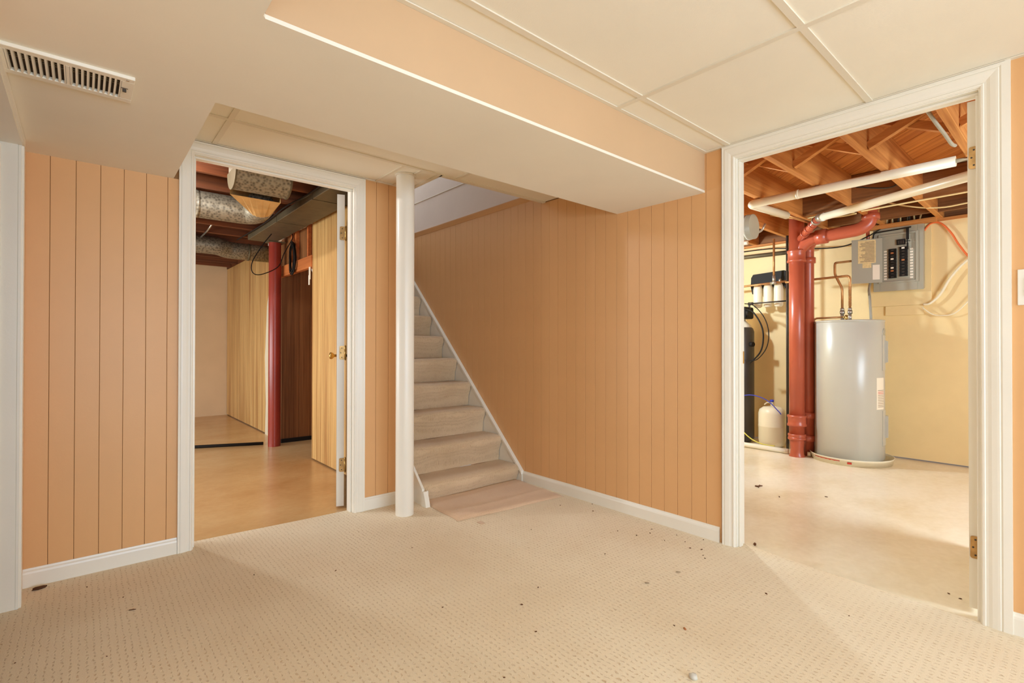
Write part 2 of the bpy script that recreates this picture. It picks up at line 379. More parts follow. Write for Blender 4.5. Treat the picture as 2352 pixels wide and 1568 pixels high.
# ------------------------------------------------------------------ door frames
PROF = [(0, .006), (.004, .011), (.010, .012), (.013, .009), (.020, .010), (.030, .0135), (.045, .016), (.052, .0165), (.055, .0135), (.060, .0165), (1, .0165)]
def casing(bm, a0, a1, h, w, face, axis, leg, zt=None, zb=-.002):
    pr = [(min(u, 1) * 1.0 if u < 1 else w, d) for u, d in PROF if u < w - .004 or u == 1]
    pr = [(0, 0)] + pr + [(w, 0)]
    def P(a, d, z): return (a, face - d, z) if axis == 'X' else (face - d, a, z)
    rows = []
    for u, d in pr:
        if leg == 'L': rows.append((P(a0 - u, d, zb), P(a0 - u, d, h + u)))
        elif leg == 'R': rows.append((P(a1 + u, d, zb), P(a1 + u, d, h + u)))
        else: rows.append((P(a0 - u, d, h + u), P(a1 + u, d, h + u)))
    V = [[bm.verts.new(p) for p in r] for r in rows]; n = len(V)
    for i in range(n): bm.faces.new((V[i][0], V[i][1], V[(i + 1) % n][1], V[(i + 1) % n][0]))
    bm.faces.new([v[0] for v in V]); bm.faces.new([v[1] for v in V][::-1])
def doorframe(name, axis, a0, a1, h, wl, wr, wh, face, depth, label, stop_at=.045):
    rt = thing(name, ((a0 + a1) / 2, face, 0) if axis == 'X' else (face, (a0 + a1) / 2, 0), label, None); rt['kind'] = 'structure'
    rv = .004
    for leg, ww in (('L', wl), ('R', wr), ('H', wh)):
        obj({'L': 'side_casing', 'R': 'side_casing', 'H': 'head_casing'}[leg],
            (lambda bm, leg=leg, ww=ww: casing(bm, a0 - rv, a1 + rv, h + rv, ww, face, axis, leg)), M['white'], rt)
    def bx(p0, p1, q0, q1, z0, z1, bev=0):
        return B(p0, p1, q0, q1, z0, z1, bev=bev) if axis == 'X' else B(q0, q1, p0, p1, z0, z1, bev=bev)
    obj('side_jamb', bx(a0 - .018, a0, face - .001, face + depth, LO, h), M['white'], rt)
    obj('side_jamb', bx(a1, a1 + .018, face - .001, face + depth, LO, h), M['white'], rt)
    obj('head_jamb', bx(a0 - .018, a1 + .018, face - .001, face + depth, h, h + .018), M['white'], rt)
    s0, s1 = face + stop_at - .03, face + stop_at + .004
    obj('door_stop', bx(a0, a0 + .011, s0, s1, LO, h - .0112, .002), M['white'], rt)
    obj('door_stop', bx(a1 - .011, a1, s0, s1, LO, h - .0112, .002), M['white'], rt)
    obj('door_stop', bx(a0, a1, s0, s1, h - .011, h, .002), M['white'], rt)
    return rt
df1 = doorframe('trim_1', 'X', .435, 1.290, 2.035, .064, .064, .062, YA, .102, 'white moulded frame of the left doorway into the storage room', .06)
df2 = doorframe('trim_2', 'Y', .275, 1.207, 2.030, .084, .066, .069, XB, .090, 'white moulded frame of the right doorway into the utility room', .05)
obj('strike_plate', B(2.655, 2.672, 1.2035, 1.2065, .955, 1.02, bev=.001), M['brass'], df2)
# left frame (doorway seen edge-on); its far jamb faces the camera
df3 = thing('trim_3', (-.25, 2.79, 0), 'white frame of the doorway at the far left edge', None); df3['kind'] = 'structure'
obj('side_jamb', B(-.345, -.198, 2.79, 2.808, 0, 1.85), M['white'], df3)
obj('side_jamb', B(-.345, -.198, 1.962, 1.98, 0, 1.85), M['white'], df3)
obj('head_jamb', B(-.345, -.198, 1.962, 2.808, 1.85, 1.868), M['white'], df3)
obj('side_casing', boxes([(-.198, -.186, 2.79, 2.85, 0, 1.85), (-.19, -.180, 2.795, 2.845, 0, 1.85)], bev=.002), M['white'], df3)
obj('side_casing', boxes([(-.198, -.186, 1.92, 1.98, 0, 1.85), (-.19, -.180, 1.925, 1.975, 0, 1.85)], bev=.002), M['white'], df3)
obj('head_casing', boxes([(-.198, -.186, 1.92, 2.85, 1.85, ZS - .001), (-.19, -.180, 1.925, 2.845, 1.857, ZS - .001)]), M['white'], df3)
obj('door_stop', B(-.29, -.245, 2.779, 2.79, 0, 1.84, bev=.002), M['white'], df3)

# baseboards
BP = [(0, 0), (.012, 0), (.012, .058), (.010, .066), (.006, .072), (.004, .080), (0, .080)]
def baseX(name, x0, x1): return struct(name, lambda bm: prism(bm, [(YA - d, z) for d, z in BP], 'X', x0, x1), M['white'], label='white baseboard ' + ('left of' if x1 < .5 else 'right of') + ' the storage doorway')
baseX('baseboard_back', -.19, .366); baseX('baseboard_back_right', 1.358, 1.69)
def baseY(name, y0, y1, lb): return struct(name, lambda bm: prism(bm, [(XB - d, z) for d, z in BP], 'Y', y0, y1), M['white'], label=lb)
baseY('baseboard_right', 1.296, 2.86, 'white baseboard running from the stairs to the utility doorway')
baseY('baseboard_right_near', -3, .204, 'white baseboard at the right edge under the switch')

# ------------------------------------------------------------------ hinges, doors
def hinge(parent, P, ud, out, h=.089, name='hinge'):
    """leaf plate lies on the door edge: P = lower knuckle point, ud = unit vector along the edge away from knuckle, out = normal toward viewer"""
    P = Vector(P); u = Vector(ud).normalized(); n = Vector(out).normalized(); z = Vector((0, 0, 1))
    def plate(bm):
        wd = .030; pts = []
        rr = .009
        pts = [(0, 0), (wd - rr, 0)] + [(wd - rr + rr * math.sin(a), rr - rr * math.cos(a)) for a in (PI / 6, PI / 3, PI / 2)] + \
              [(wd - rr + rr * math.cos(a), h - rr + rr * math.sin(a)) for a in (PI / 6, PI / 3, PI / 2)] + [(0, h)]
        A = [bm.verts.new(P + u * a + z * b + n * .0005) for a, b in pts]; Bv = [bm.verts.new(P + u * a + z * b + n * .003) for a, b in pts]
        k = len(pts)
        for i in range(k): bm.faces.new((A[i], A[(i + 1) % k], Bv[(i + 1) % k], Bv[i]))
        bm.faces.new(A[::-1]); bm.faces.new(Bv)
    hg = obj(name, plate, M['agedbrass'], parent)
    def barrel(bm):
        c = P - u * .007 + n * .006
        tube(bm, [c, c + z * h], .006, 10)
        tube(bm, [c + z * h, c + z * (h + .005)], .0045, 8); tube(bm, [c - z * .005, c], .0045, 8)
        box(bm, 0, 0, 0, 0, 0, 0) if False else None
    obj('hinge_barrel', barrel, M['brass'], hg)
    for a, b in ((.014, .014), (.021, h / 2), (.014, h - .014)):
        c = P + u * a + z * b + n * .003
        obj('screw', lambda bm, c=c: tube(bm, [c, c + n * .0012], .0035, 10), M['dkgrey'], hg)
    return hg
# storage door: opened past square, only its hinge edge faces the room
d = Vector((.372, .928, 0)).normalized(); sd = Vector((d.y, -d.x, 0))       # sd: to the right
hp = Vector((1.277, 3.195, 0))
dr = thing('door_1', hp, 'wood-grained storage door standing open, white hinge edge toward the room', None); dr['kind'] = 'structure'
def quadbox(bm, c, a, b, la, lb, z0, z1):
    vs = []
    for z in (z0, z1):
        for p, q in ((0, -1), (1, -1), (1, 1), (0, 1)): vs.append(bm.verts.new(c + a * la * p + b * lb * q + Vector((0, 0, z))))
    bm.faces.new(vs[:4][::-1]); bm.faces.new(vs[4:])
    for i in range(4): bm.faces.new((vs[i], vs[(i + 1) % 4], vs[4 + (i + 1) % 4], vs[4 + i]))
obj('door_leaf', lambda bm: quadbox(bm, hp, d, sd, .80, .0215, .004, 2.03), M['pine'], dr)
obj('hinge_edge', lambda bm: quadbox(bm, hp - d * .0025, d, sd, .0022, .0235, .002, 2.033), M['white'], dr)
for z in (1.735, .955, .225): hinge(dr, hp - d * .003 + sd * .0225 + Vector((0, 0, z)), -sd, -d)
def knob(parent, c, n, m, nm='door_knob'):
    def f(bm):
        n_ = n
        tube(bm, [c, c + n_ * .006], .028, 18)
        tube(bm, [c + n_ * .006, c + n_ * .028, c + n_ * .034, c + n_ * .048, c + n_ * .060, c + n_ * .064], [.010, .011, .022, .028, .024, .012], 18)
    obj(nm, f, m, parent)
kc = hp + d * .73 + Vector((0, 0, .965))
knob(dr, kc - sd * .0215, -sd, M['brass']); knob(dr, kc + sd * .0215, sd, M['brass'])
# utility door
d2 = Vector((.996, .09, 0)).normalized(); s2 = Vector((-d2.y, d2.x, 0))
hp2 = Vector((2.700, .303, 0))
dr2 = thing('door_2', hp2, 'cream utility room door standing open, hinge edge toward the room', None); dr2['kind'] = 'structure'
obj('door_leaf', lambda bm: quadbox(bm, hp2, d2, s2, .84, .0165, .008, 2.030), M['white'], dr2)
obj('hinge_edge', lambda bm: quadbox(bm, hp2 - d2 * .0015, d2, s2, .0015, .0172, .006, 2.032), M['soffit'], dr2)
for z in (1.76, .205): hinge(dr2, hp2 - d2 * .002 - s2 * .016 + Vector((0, 0, z)), s2, -d2, h=.089)

# ------------------------------------------------------------------ post in the room
t = thing('steel_post', (1.524, 2.789, 0), 'white round steel post at the foot of the stairs', 'post')
obj('shaft', lambda bm: lathe(bm, [(.056, 0), (.056, ZC + .004)], (1.524, 2.789, 0), 40), M['white'], t)
obj('ceiling_collar', lambda bm: lathe(bm, [(.0565, ZC - .004), (.064, ZC - .004), (.064, ZC + .004)], (1.524, 2.789, 0), 40), M['grid'], t)

# ------------------------------------------------------------------ stairs
ST = thing('carpeted_staircase', (2.14, 2.95, 0), 'straight staircase in worn beige carpet with white skirt boards', 'stairs')
NS = 12; RUN = .2115; RISE = .2015; Y0 = 2.882; Z0 = .122; XL = 1.708; XR = 2.568
def wob(x, k, a): return a * math.sin(x * 9 + k * 1.7) + a * .6 * math.sin(x * 23 + k)
for k in range(NS):
    yn = Y0 + RUN * k; zn = Z0 + RISE * k; zb = 0 if k == 0 else zn - RISE
    obj('riser_board', boxes([(XL, XR, yn + .056, yn + .072, zb, zn - .02), (XL, XR, yn + .03, yn + RUN + .065, zn - .03, zn - .014)]), M['white'], ST)
    def runner(bm, k=k, yn=yn, zn=zn, zb=zb):
        rh = zn - zb; nx = 28; x0, x1 = XL + .004, XR - .004
        prof = [(yn + RUN + .045, zn + .001), (yn + RUN * .6, zn + .003), (yn + .08, zn + .004), (yn + .035, zn + .002), (yn + .012, zn - .008), (yn + .002, zn - .028),
                (yn + .006, zn - .055), (yn + .020, zn - .085), (yn + .034, zn - .12), (yn + .042, zb + .03), (yn + .045, zb + .002)]
        if rh < .16: prof = prof[:7] + [(yn + .018, zn - .08), (yn + .03, zb + .012), (yn + .034, zb + .001)]
        rows = []
        for i in range(nx + 1):
            x = x0 + (x1 - x0) * i / nx; e = 1 - min(1, min(i, nx - i) / 2.0)
            row = []
            for j, (y, z) in enumerate(prof):
                fr = 1 if 3 <= j <= 8 else .2
                row.append(bm.verts.new((x, y + wob(x, k, .0035) * fr + e * .006 * (fr > .5), z + wob(x + .3, k + j * .2, .0018) * (j < 6))))
            rows.append(row)
        for a, b in zip(rows, rows[1:]):
            for j in range(len(prof) - 1): f = bm.faces.new((a[j], a[j + 1], b[j + 1], b[j])); f.smooth = True
    ro = obj('carpet_wrap', runner, M['stair_carpet'], ST)
def skirt(bm, x0, x1, off, th):
    def zz(y): return .097 + .9665 * (y - 2.875) + off
    ys = 2.862; ye = 5.35
    prism(bm, [(ys, 0.0), (3.12, 0.0), (ye, .9665 * (ye - ys) - .25), (ye, zz(ye)), (ys, zz(ys))], 'X', x0, x1)
obj('skirt_board', lambda bm: skirt(bm, XR, XB, -.004, 0), M['white'], ST)
obj('skirt_cap', lambda bm: prism(bm, [(2.858, .058), (2.862, .084), (5.35, .097 + .9665 * (5.35 - 2.875) + .006), (5.35, .097 + .9665 * (5.35 - 2.875) - .020)], 'X', XB - .030, XB - .0005), M['white'], ST)
obj('skirt_board', lambda bm: skirt(bm, 1.691, XL, .02, 0), M['white'], ST)
obj('skirt_end_block', lambda bm: prism(bm, [(2.80, 0), (2.862, 0), (2.866, .088), (2.835, .094), (2.815, .050)], 'X', 1.684, 1.716), M['white'], ST)
obj('skirt_end_chip', B(1.718, 1.731, 2.845, 2.862, .045, .092, bev=.003), M['white'], ST)

# carpet remnant at stair foot
def remnant(bm):
    C = [Vector((1.728, 2.915, 0)), Vector((1.700, 2.462, 0)), Vector((2.540, 2.392, 0)), Vector((2.562, 2.905, 0))]
    nx, ny = 44, 24; top = []; bot = []
    for i in range(nx + 1):
        rt_, rb = [], []
        for j in range(ny + 1):
            u = i / nx; v = j / ny
            p = C[1] * (1 - u) * (1 - v) + C[2] * u * (1 - v) + C[3] * u * v + C[0] * (1 - u) * v
            ed = min(u, 1 - u, v) ; r = min(1, min(u * .8, (1 - u) * .8, v * .5) / .02)
            h = .013 + .010 * math.exp(-((u - .08) ** 2) / .012 - ((v - .12) ** 2) / .05) + .004 * math.sin(u * 5 + v * 3) * .6 + .006 * math.exp(-((v - .25 - u * .1) ** 2) / .002) * (u > .05)
            wv = Vector((.004 * math.sin(v * 9), .004 * math.sin(u * 11), 0))
            rt_.append(bm.verts.new(p + wv + Vector((0, 0, .003 + (h - .003) * math.sqrt(max(r, 0.0)))))); rb.append(bm.verts.new(p + wv + Vector((0, 0, .001))))
        top.append(rt_); bot.append(rb)
    for i in range(nx):
        for j in range(ny):
            f = bm.faces.new((top[i][j], top[i + 1][j], top[i + 1][j + 1], top[i][j + 1])); f.smooth = True
            bm.faces.new((bot[i][j], bot[i][j + 1], bot[i + 1][j + 1], bot[i + 1][j]))
    for i in range(nx):
        bm.faces.new((top[i][0], bot[i][0], bot[i + 1][0], top[i + 1][0])); bm.faces.new((top[i][ny], top[i + 1][ny], bot[i + 1][ny], bot[i][ny]))
    for j in range(ny):
        bm.faces.new((top[0][j], top[0][j + 1], bot[0][j + 1], bot[0][j])); bm.faces.new((top[nx][j], bot[nx][j], bot[nx][j + 1], top[nx][j + 1]))
tag(obj('carpet_remnant', remnant, M['remnant']), 'loose piece of pinkish carpet lying at the foot of the stairs', 'mat')

# ------------------------------------------------------------------ ceiling register
rg = thing('air_register', (-.03, 2.05, ZS), 'cream metal louvred air register in the low soffit', 'vent')
X0, X1, Ya, Yb = -.186, .122, 1.952, 2.146
obj('shade_sheet', B(X0 + .01, X1 - .01, Ya + .01, Yb - .01, ZS - .0012, ZS - .0002), M['hollow_dark'], rg)  # thin dark sheet painting the shade behind the louvres; no real hollow
obj('face_plate', boxes([(X0, X1, Ya, 1.978, ZS - .011, ZS), (X0, X1, 2.118, Yb, ZS - .011, ZS), (X0, -.170, 1.978, 2.118, ZS - .011, ZS), (-.044, -.031, 1.978, 2.118, ZS - .011, ZS), (.088, X1, 1.978, 2.118, ZS - .011, ZS)], bev=.0015), M['soffit'], rg)
for a, b in ((-.170, -.044), (-.031, .088)):
    n = 9; p = (b - a) / n
    for i in range(n + 1):
        x = a + p * i
        obj('louvre', lambda bm, x=x: prism(bm, [(x - .0022, ZS - .011), (x + .0022, ZS - .011), (x + .0050, ZS - .002), (x + .0018, ZS - .002)], 'Y', 1.978, 2.118), M['soffit'], rg)
for y in (1.995, 2.010, 2.025): obj('damper_slat', B(-.170, .088, y, y + .005, ZS - .0030, ZS - .0012), M['galvdull'], rg)
obj('lever', boxes([(.094, .104, 2.035, 2.042, ZS - .020, ZS - .011), (.090, .108, 2.028, 2.032, ZS - .0118, ZS - .0108)]), M['dkgrey'], rg)
obj('screw', lambda bm: tube(bm, [(.104, 1.966, ZS - .0125), (.104, 1.966, ZS - .011)], .004, 10), M['steel'], rg)

# light switch at the right edge
sw = thing('light_switch', (XB, .135, 1.265), 'white light switch plate at the right edge of the wall', 'switch')
obj('cover_plate', B(XB - .006, XB, .098, .172, 1.200, 1.330, bev=.0015), M['white'], sw)
obj('rocker', B(XB - .011, XB - .005, .118, .152, 1.232, 1.298, bev=.0015), M['white'], sw)

# ------------------------------------------------------------------ storage room shell
wsr = struct('wall_storage_right', boxes([(1.626, 1.645, 3.118, 4.71, 0, ZJ), (1.666, 1.72, 5.75, 8.55, 0, ZJ), (2.42, 2.5, 4.71, 5.8, 0, ZJ), (1.69, 2.5, 4.66, 4.71, 0, ZJ)]), M['pine_dark'],
             label='pine board walls on the right of the storage room')
WD = [.10, .14, .085, .12, .15, .095]
planks(wsr, 'Y', 3.13, 4.71, 1.620, 0, 2.185, M['pine'], widths=WD, gap=.004)
planks(wsr, 'Y', 5.75, 8.54, 1.660, 0, 2.185, M['pine'], widths=WD, gap=.004)
obj('wall_end_cap', B(1.618, 1.69, 4.71, 4.722, 0, ZJ), M['pine'], wsr)
wsc = struct('wall_alcove', B(1.72, 2.42, 5.726, 5.80, 0, ZJ), M['pine_dark'], label='dark brown board wall in the storage alcove')
planks(wsc, 'X', 1.63, 2.42, 5.720, .02, 1.95, M['pine_dark'], widths=[.19, .12, .2], gap=.005)
obj('base_strip', B(1.63, 2.42, 5.700, 5.720, LO, .03), M['black'], wsc)
struct('wall_storage_back', boxes([(-1.6, 1.72, 8.55, 8.65, -.02, 2.43), (-1.6, -1.5, 3.118, 8.65, -.02, 2.43), (-1.5, -.31, 3.03, 3.118, 0, ZJ)]), M['backwall'], label='peach painted masonry at the back of the storage room')
hd = struct('trim_alcove_header', B(1.61, 1.65, 4.722, 5.745, 1.775, 1.885), M['header'], label='orange wood header over the alcove opening')
obj('panel_above', B(1.640, 1.652, 4.722, 5.745, 1.885, ZJ), M['pine_dark'], hd)
for y in (4.80, 5.15, 5.28): obj('stud', B(1.606, 1.638, y, y + .038, 1.886, ZJ - .001), M['header'], hd)
# joists
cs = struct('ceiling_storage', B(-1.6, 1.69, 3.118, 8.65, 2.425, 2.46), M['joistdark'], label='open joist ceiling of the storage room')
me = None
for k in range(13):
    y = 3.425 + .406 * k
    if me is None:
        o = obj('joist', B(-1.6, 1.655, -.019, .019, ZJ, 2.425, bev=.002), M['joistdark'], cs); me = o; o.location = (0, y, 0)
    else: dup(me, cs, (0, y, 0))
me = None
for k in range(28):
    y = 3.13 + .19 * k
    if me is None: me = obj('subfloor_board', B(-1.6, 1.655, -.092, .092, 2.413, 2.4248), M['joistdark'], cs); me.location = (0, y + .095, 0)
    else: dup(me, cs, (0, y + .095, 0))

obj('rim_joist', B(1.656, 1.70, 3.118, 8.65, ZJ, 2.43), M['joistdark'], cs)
# storage ducts
rd = thing('round_duct', (.3, 4.28, 2.09), 'galvanised round duct with elbow and tan tin boot under the joists', 'duct')
dp = rounded([(-1.49, 4.28, 2.085), (1.02, 4.28, 2.085), (1.00, 4.02, 2.09)], .16, 8)
obj('pipe', lambda bm: tube(bm, dp, .098, 28), M['galv'], rd)
for x in (.16, .62): obj('seam_band', lambda bm, x=x: tube(bm, [(x, 4.28, 2.085), (x + .02, 4.28, 2.085)], .1005, 28), M['galv'], rd)
def boot(bm):
    n = 24; c0 = Vector((1.0, 4.03, 2.09)); A = []; Bq = []
    for k in range(n):
        a = 2 * PI * k / n; A.append(bm.verts.new(c0 + Vector((math.cos(a) * .098, 0, math.sin(a) * .098))))
        ca, sa = math.cos(a), math.sin(a); s = 1 / max(abs(ca), abs(sa))
        Bq.append(bm.verts.new(Vector((.90 + ca * s * .16, 3.74 + 0 * sa, 2.11 + sa * s * .055))))
    for k in range(n): f = bm.faces.new((A[k], A[(k + 1) % n], Bq[(k + 1) % n], Bq[k])); f.smooth = False
obj('tin_transition', boot, M['tan_tin'], rd)
def halfcyl(bm):
    n = 14; c = Vector((0, 3.63, 2.185)); r = .122; prof = [(c.y + r * math.cos(PI + PI * k / n), c.z + r * math.sin(PI + PI * k / n)) for k in range(n + 1)]
    prism(bm, prof + [(c.y + r, 2.30), (c.y - r, 2.30)], 'X', .735, 1.065)
obj('boot_shell', halfcyl, M['galv'], rd)
for x in (.727, 1.063): obj('boot_flange', lambda bm, x=x: prism(bm, [(3.63 + .126 * math.cos(PI + PI * k / 14), 2.185 + .126 * math.sin(PI + PI * k / 14)) for k in range(15)], 'X', x, x + .010), M['galvdull'], rd)
r2 = thing('far_duct', (.8, 6.24, 2.1), 'dull grey round duct crossing the far end of the storage room', 'duct')
obj('pipe', lambda bm: tube(bm, rounded([(-1.49, 6.22, 2.125), (1.12, 6.22, 2.125), (1.22, 6.28, 2.105), (1.655, 6.28, 2.105)], .15, 5), .094, 24), M['galv'], r2)
for x in (.55, 1.42): obj('seam_band', lambda bm, x=x: tube(bm, [(x, 6.22 if x < 1 else 6.28, 2.125 if x < 1 else 2.105), (x + .02, 6.22 if x < 1 else 6.28, 2.125 if x < 1 else 2.105)], .0975, 24), M['galvdull'], r2)
td = thing('trunk_duct', (1.41, 4.4, 2.16), 'flat brown-grey trunk duct along the right of the storage ceiling', 'duct')
obj('trunk', B(1.285, 1.545, 3.14, 5.66, 2.128, 2.189, bev=.004), M['galvdull'], td)
for y in (3.75, 4.65): obj('seam', B(1.283, 1.547, y, y + .012, 2.125, 2.189), M['galvdull'], td)
tag(obj('far_trunk_duct', B(.55, .86, 6.45, 8.5, 2.11, 2.189, bev=.004), M['galvdull']), 'flat dull duct beyond the far round duct', 'duct')
tag(obj('wood_block', B(.60, .70, 3.52, 3.56, 2.19, 2.23, bev=.004), M['header']), 'small orange wood block nailed between the joists', 'block')
tag(obj('duct_strap', lambda bm: tube(bm, [(.93, 5.46, 2.195), (.94, 5.75, 2.185), (.94, 6.10, 2.18)], .008, 6), M['steel']), 'thin metal strap hanging the far duct', 'strap')
def cable(name, pts, r, m, label, cat='cable', smooth=True, seg=8, group=None):
    o = obj(name, lambda bm: tube(bm, smoothpath(pts, 6) if smooth else rounded(pts, .03, 5), r, seg), m); return tag(o, label, cat, group)
cable('duct_cable', [(1.26, 3.2, 2.175), (1.262, 3.8, 2.165), (1.255, 4.3, 2.18), (1.262, 5.0, 2.165), (1.26, 6.0, 2.18)], .006, M['black'], 'black cable tacked along the left edge of the trunk duct')
cable('loop_cable', [(1.40, 5.25, 2.185), (1.395, 5.2, 2.138), (1.318, 5.2, 2.021), (1.223, 5.2, 1.843), (1.223, 5.2, 1.739), (1.299, 5.2, 1.725), (1.457, 5.22, 1.817), (1.517, 5.23, 1.961), (1.599, 5.24, 2.124), (1.60, 5.28, 2.185)], .0045, M['black'], 'thin black cable hanging in a loop before the red post')
# coil of black cable hanging on header
def coil(bm):
    for k in range(13):
        a0 = random.uniform(-.012, .012); pts = []
        for i in range(25):
            a = 2 * PI * i / 24
            pts.append((1.585 + a0 * .8 + .006 * math.sin(a * 2 + k), 5.20 + (.062 + random.uniform(-.002, .002) + k * .0016) * math.sin(a) + a0, 1.915 + (.125 + k * .0035) * math.cos(a)))
        tube(bm, pts, .0048, 6)
tag(obj('cable_coil', coil, M['black']), 'hanging coil of black cable beside the red post', 'cable')
tag(obj('cloth_tag', lambda bm: [box(bm, 1.600, 1.607, 4.735, 4.765, 1.66, 1.775), box(bm, 1.601, 1.606, 4.750, 4.778, 1.61, 1.70)], M['paperw']), 'white paper scraps hanging under the alcove header', 'paper')
rp = thing('red_post', (1.533, 5.60, LO), 'dark red steel post in the storage room', 'post')
obj('shaft', lambda bm: lathe(bm, [(.061, LO), (.061, 2.120)], (1.533, 5.60, 0), 36), M['redpost'], rp)
obj('cap_plate', B(1.45, 1.616, 5.52, 5.66, 2.118, 2.127), M['galvdull'], rp)
tag(obj('floor_strip', lambda bm: tube(bm, [(-1.4, 6.79, .004), (.869, 5.988, .004), (1.46, 5.735, .004)], .016, 8), M['black']), 'black foam strip along the storage floor', 'strip')
tag(obj('painted_light_patch', lambda bm: prism(bm, [(6.22, LO), (6.40, LO), (6.37, .35), (6.42, .9), (6.40, 1.0), (6.34, 1.5), (6.22, 1.75)], 'X', 1.648, 1.659), M['pvc']), 'pale painted patch of light on the pine wall behind the red post', 'board')  # pale shape painted in for a brighter lit part of the wall

# ------------------------------------------------------------------ utility room shell
wu = struct('wall_utility', boxes([(5.85, 5.95, -1.6, 3.3, 0, 2.17), (2.672, 5.95, 3.2, 3.3, 0, 2.17), (2.672, 5.95, -1.6, -1.5, 0, 2.17)]), M['utilwall'], label='cream painted masonry wall of the utility room')
obj('rim_joist', B(5.86, 5.90, -1.5, 3.2, 2.19, 2.425), M['rim'], wu); obj('sill_plate', B(5.80, 5.95, -1.5, 3.2, 2.17, 2.19), M['joistlite'], wu)
cu = struct('ceiling_utility', B(2.672, 5.95, -1.6, 3.3, 2.445, 2.47), M['rim'], label='open joist ceiling of the utility room')
me = None; JY = [.465 + .405 * k for k in range(-4, 7)]
for y in JY:
    if me is None: me = obj('joist', B(2.675, 5.86, -.020, .020, ZJ, 2.425, bev=.002), M['joist'], cu); me.location = (0, y, 0)
    else: dup(me, cu, (0, y, 0))
# diagonal subfloor boards
def clipboard(bm, c0, c1):
    # band c0 < x - y < c1 clipped to room, direction (1,1)
    X0, X1, Y0_, Y1_ = 2.675, 5.86, -1.5, 3.2
    poly = [(X0, Y0_), (X1, Y0_), (X1, Y1_), (X0, Y1_)]
    def clip(poly, f):
        out = []
        for i in range(len(poly)):
            a, b = poly[i], poly[(i + 1) % len(poly)]; fa, fb = f(a), f(b)
            if fa >= 0: out.append(a)
            if (fa >= 0) != (fb >= 0):
                t_ = fa / (fa - fb); out.append((a[0] + (b[0] - a[0]) * t_, a[1] + (b[1] - a[1]) * t_))
        return out
    poly = clip(poly, lambda p: p[0] - p[1] - c0); poly = clip(poly, lambda p: c1 - (p[0] - p[1])) if poly else poly
    if len(poly) >= 3: prism(bm, poly, 'Z', 2.426, 2.444)
c = -.6; wdt = .135 * math.sqrt(2)
while c < 7.4:
    bmt = bmesh.new(); clipboard(bmt, c + .003, c + wdt - .003); n_ = len(bmt.verts); bmt.free()
    if n_: obj('subfloor_board', lambda bm: clipboard(bm, c + .003, c + wdt - .003), M['subfloor'], cu)
    c += wdt
# cross bridging between joists
def brace(p, q, wx=.019, hz=.03):
    p = Vector(p); q = Vector(q); d_ = (q - p).normalized(); x = Vector((1, 0, 0)); n_ = d_.cross(x).normalized()
    def f(bm):
        vs = []
        for e in (p, q):
            for a, b in ((-1, -1), (1, -1), (1, 1), (-1, 1)): vs.append(bm.verts.new(e + x * wx * a + n_ * hz * b))
        bm.faces.new(vs[:4][::-1]); bm.faces.new(vs[4:])
        for i in range(4): bm.faces.new((vs[i], vs[(i + 1) % 4], vs[4 + (i + 1) % 4], vs[4 + i]))
    return f
for i in range(len(JY) - 1):
    a, b = JY[i] + .02, JY[i + 1] - .02
    obj('cross_brace', brace((3.50, a, 2.395), (3.50, b, 2.222), hz=.022), M['joistlite'], cu)
    obj('cross_brace', brace((3.545, a, 2.222), (3.545, b, 2.395), hz=.022), M['joistlite'], cu)
for i, x in ((5, 4.72), (4, 5.0), (6, 4.85), (5, 5.55), (4, 5.58), (6, 5.5)):
    obj('blocking', B(x - .019, x + .019, JY[i] + .02, JY[i + 1] - .02, 2.20, 2.42), M['rim'], cu)
obj('ledger', B(5.70, 5.74, .88, 1.66, 2.15, 2.189), M['joistlite'], cu)

# ------------------------------------------------------------------ utility room things
# water heater
HC = (5.41, 1.47)
wh = thing('water_heater', (HC[0], HC[1], .03), 'tall grey electric water heater standing in a shallow white pan', 'water heater')
hr = .272
obj('tank_jacket', lambda bm: lathe(bm, [(.262, .025), (hr, .04), (hr, 1.262), (hr - .003, 1.266)], (*HC, 0), 64), M['grey'], wh)
obj('top_cap', lambda bm: lathe(bm, [(hr - .003, 1.262), (hr + .003, 1.262), (hr + .002, 1.277), (hr - .02, 1.281), (.02, 1.284), (0.001, 1.284)], (*HC, 0), 64), M['grey'], wh)
def curved_panel(bm, az0, az1, z0, z1, r0, r1, seg=8):
    A = []
    for k in range(seg + 1):
        a = R(az0 + (az1 - az0) * k / seg)
        A.append([bm.verts.new((HC[0] + r * math.cos(a), HC[1] + r * math.sin(a), z)) for r, z in ((r0, z0), (r1, z0 + .006), (r1, z1 - .006), (r0, z1))])
    for a, b in zip(A, A[1:]):
        for j in range(4): bm.faces.new((a[j], a[(j + 1) % 4], b[(j + 1) % 4], b[j]))
    bm.faces.new(A[0]); bm.faces.new(A[-1][::-1])
VA = 180 + 14.5    # azimuth pointing to the camera
for z0, z1 in ((.825, 1.145), (.155, .475)):
    p = obj('access_panel', lambda bm: curved_panel(bm, VA + 66, VA + 106, z0, z1, hr, hr + .004), M['grey'], wh)
    obj('raised_cover', lambda bm: curved_panel(bm, VA + 78, VA + 98, z0 + .07, z1 - .05, hr + .003, hr + .024), M['grey'], p)
lb = obj('rating_label', lambda bm: curved_panel(bm, VA + 49, VA + 71, .485, .765, hr, hr + .0012), M['paperw'], wh)
for i in range(11):
    z = .505 + .0145 * i
    obj('label_print', lambda bm: curved_panel(bm, VA + 52, VA + 70, z, z + .0085, hr + .001, hr + .0018, 5), M['redink'] if i in (8, 9) else M['ink'], lb)
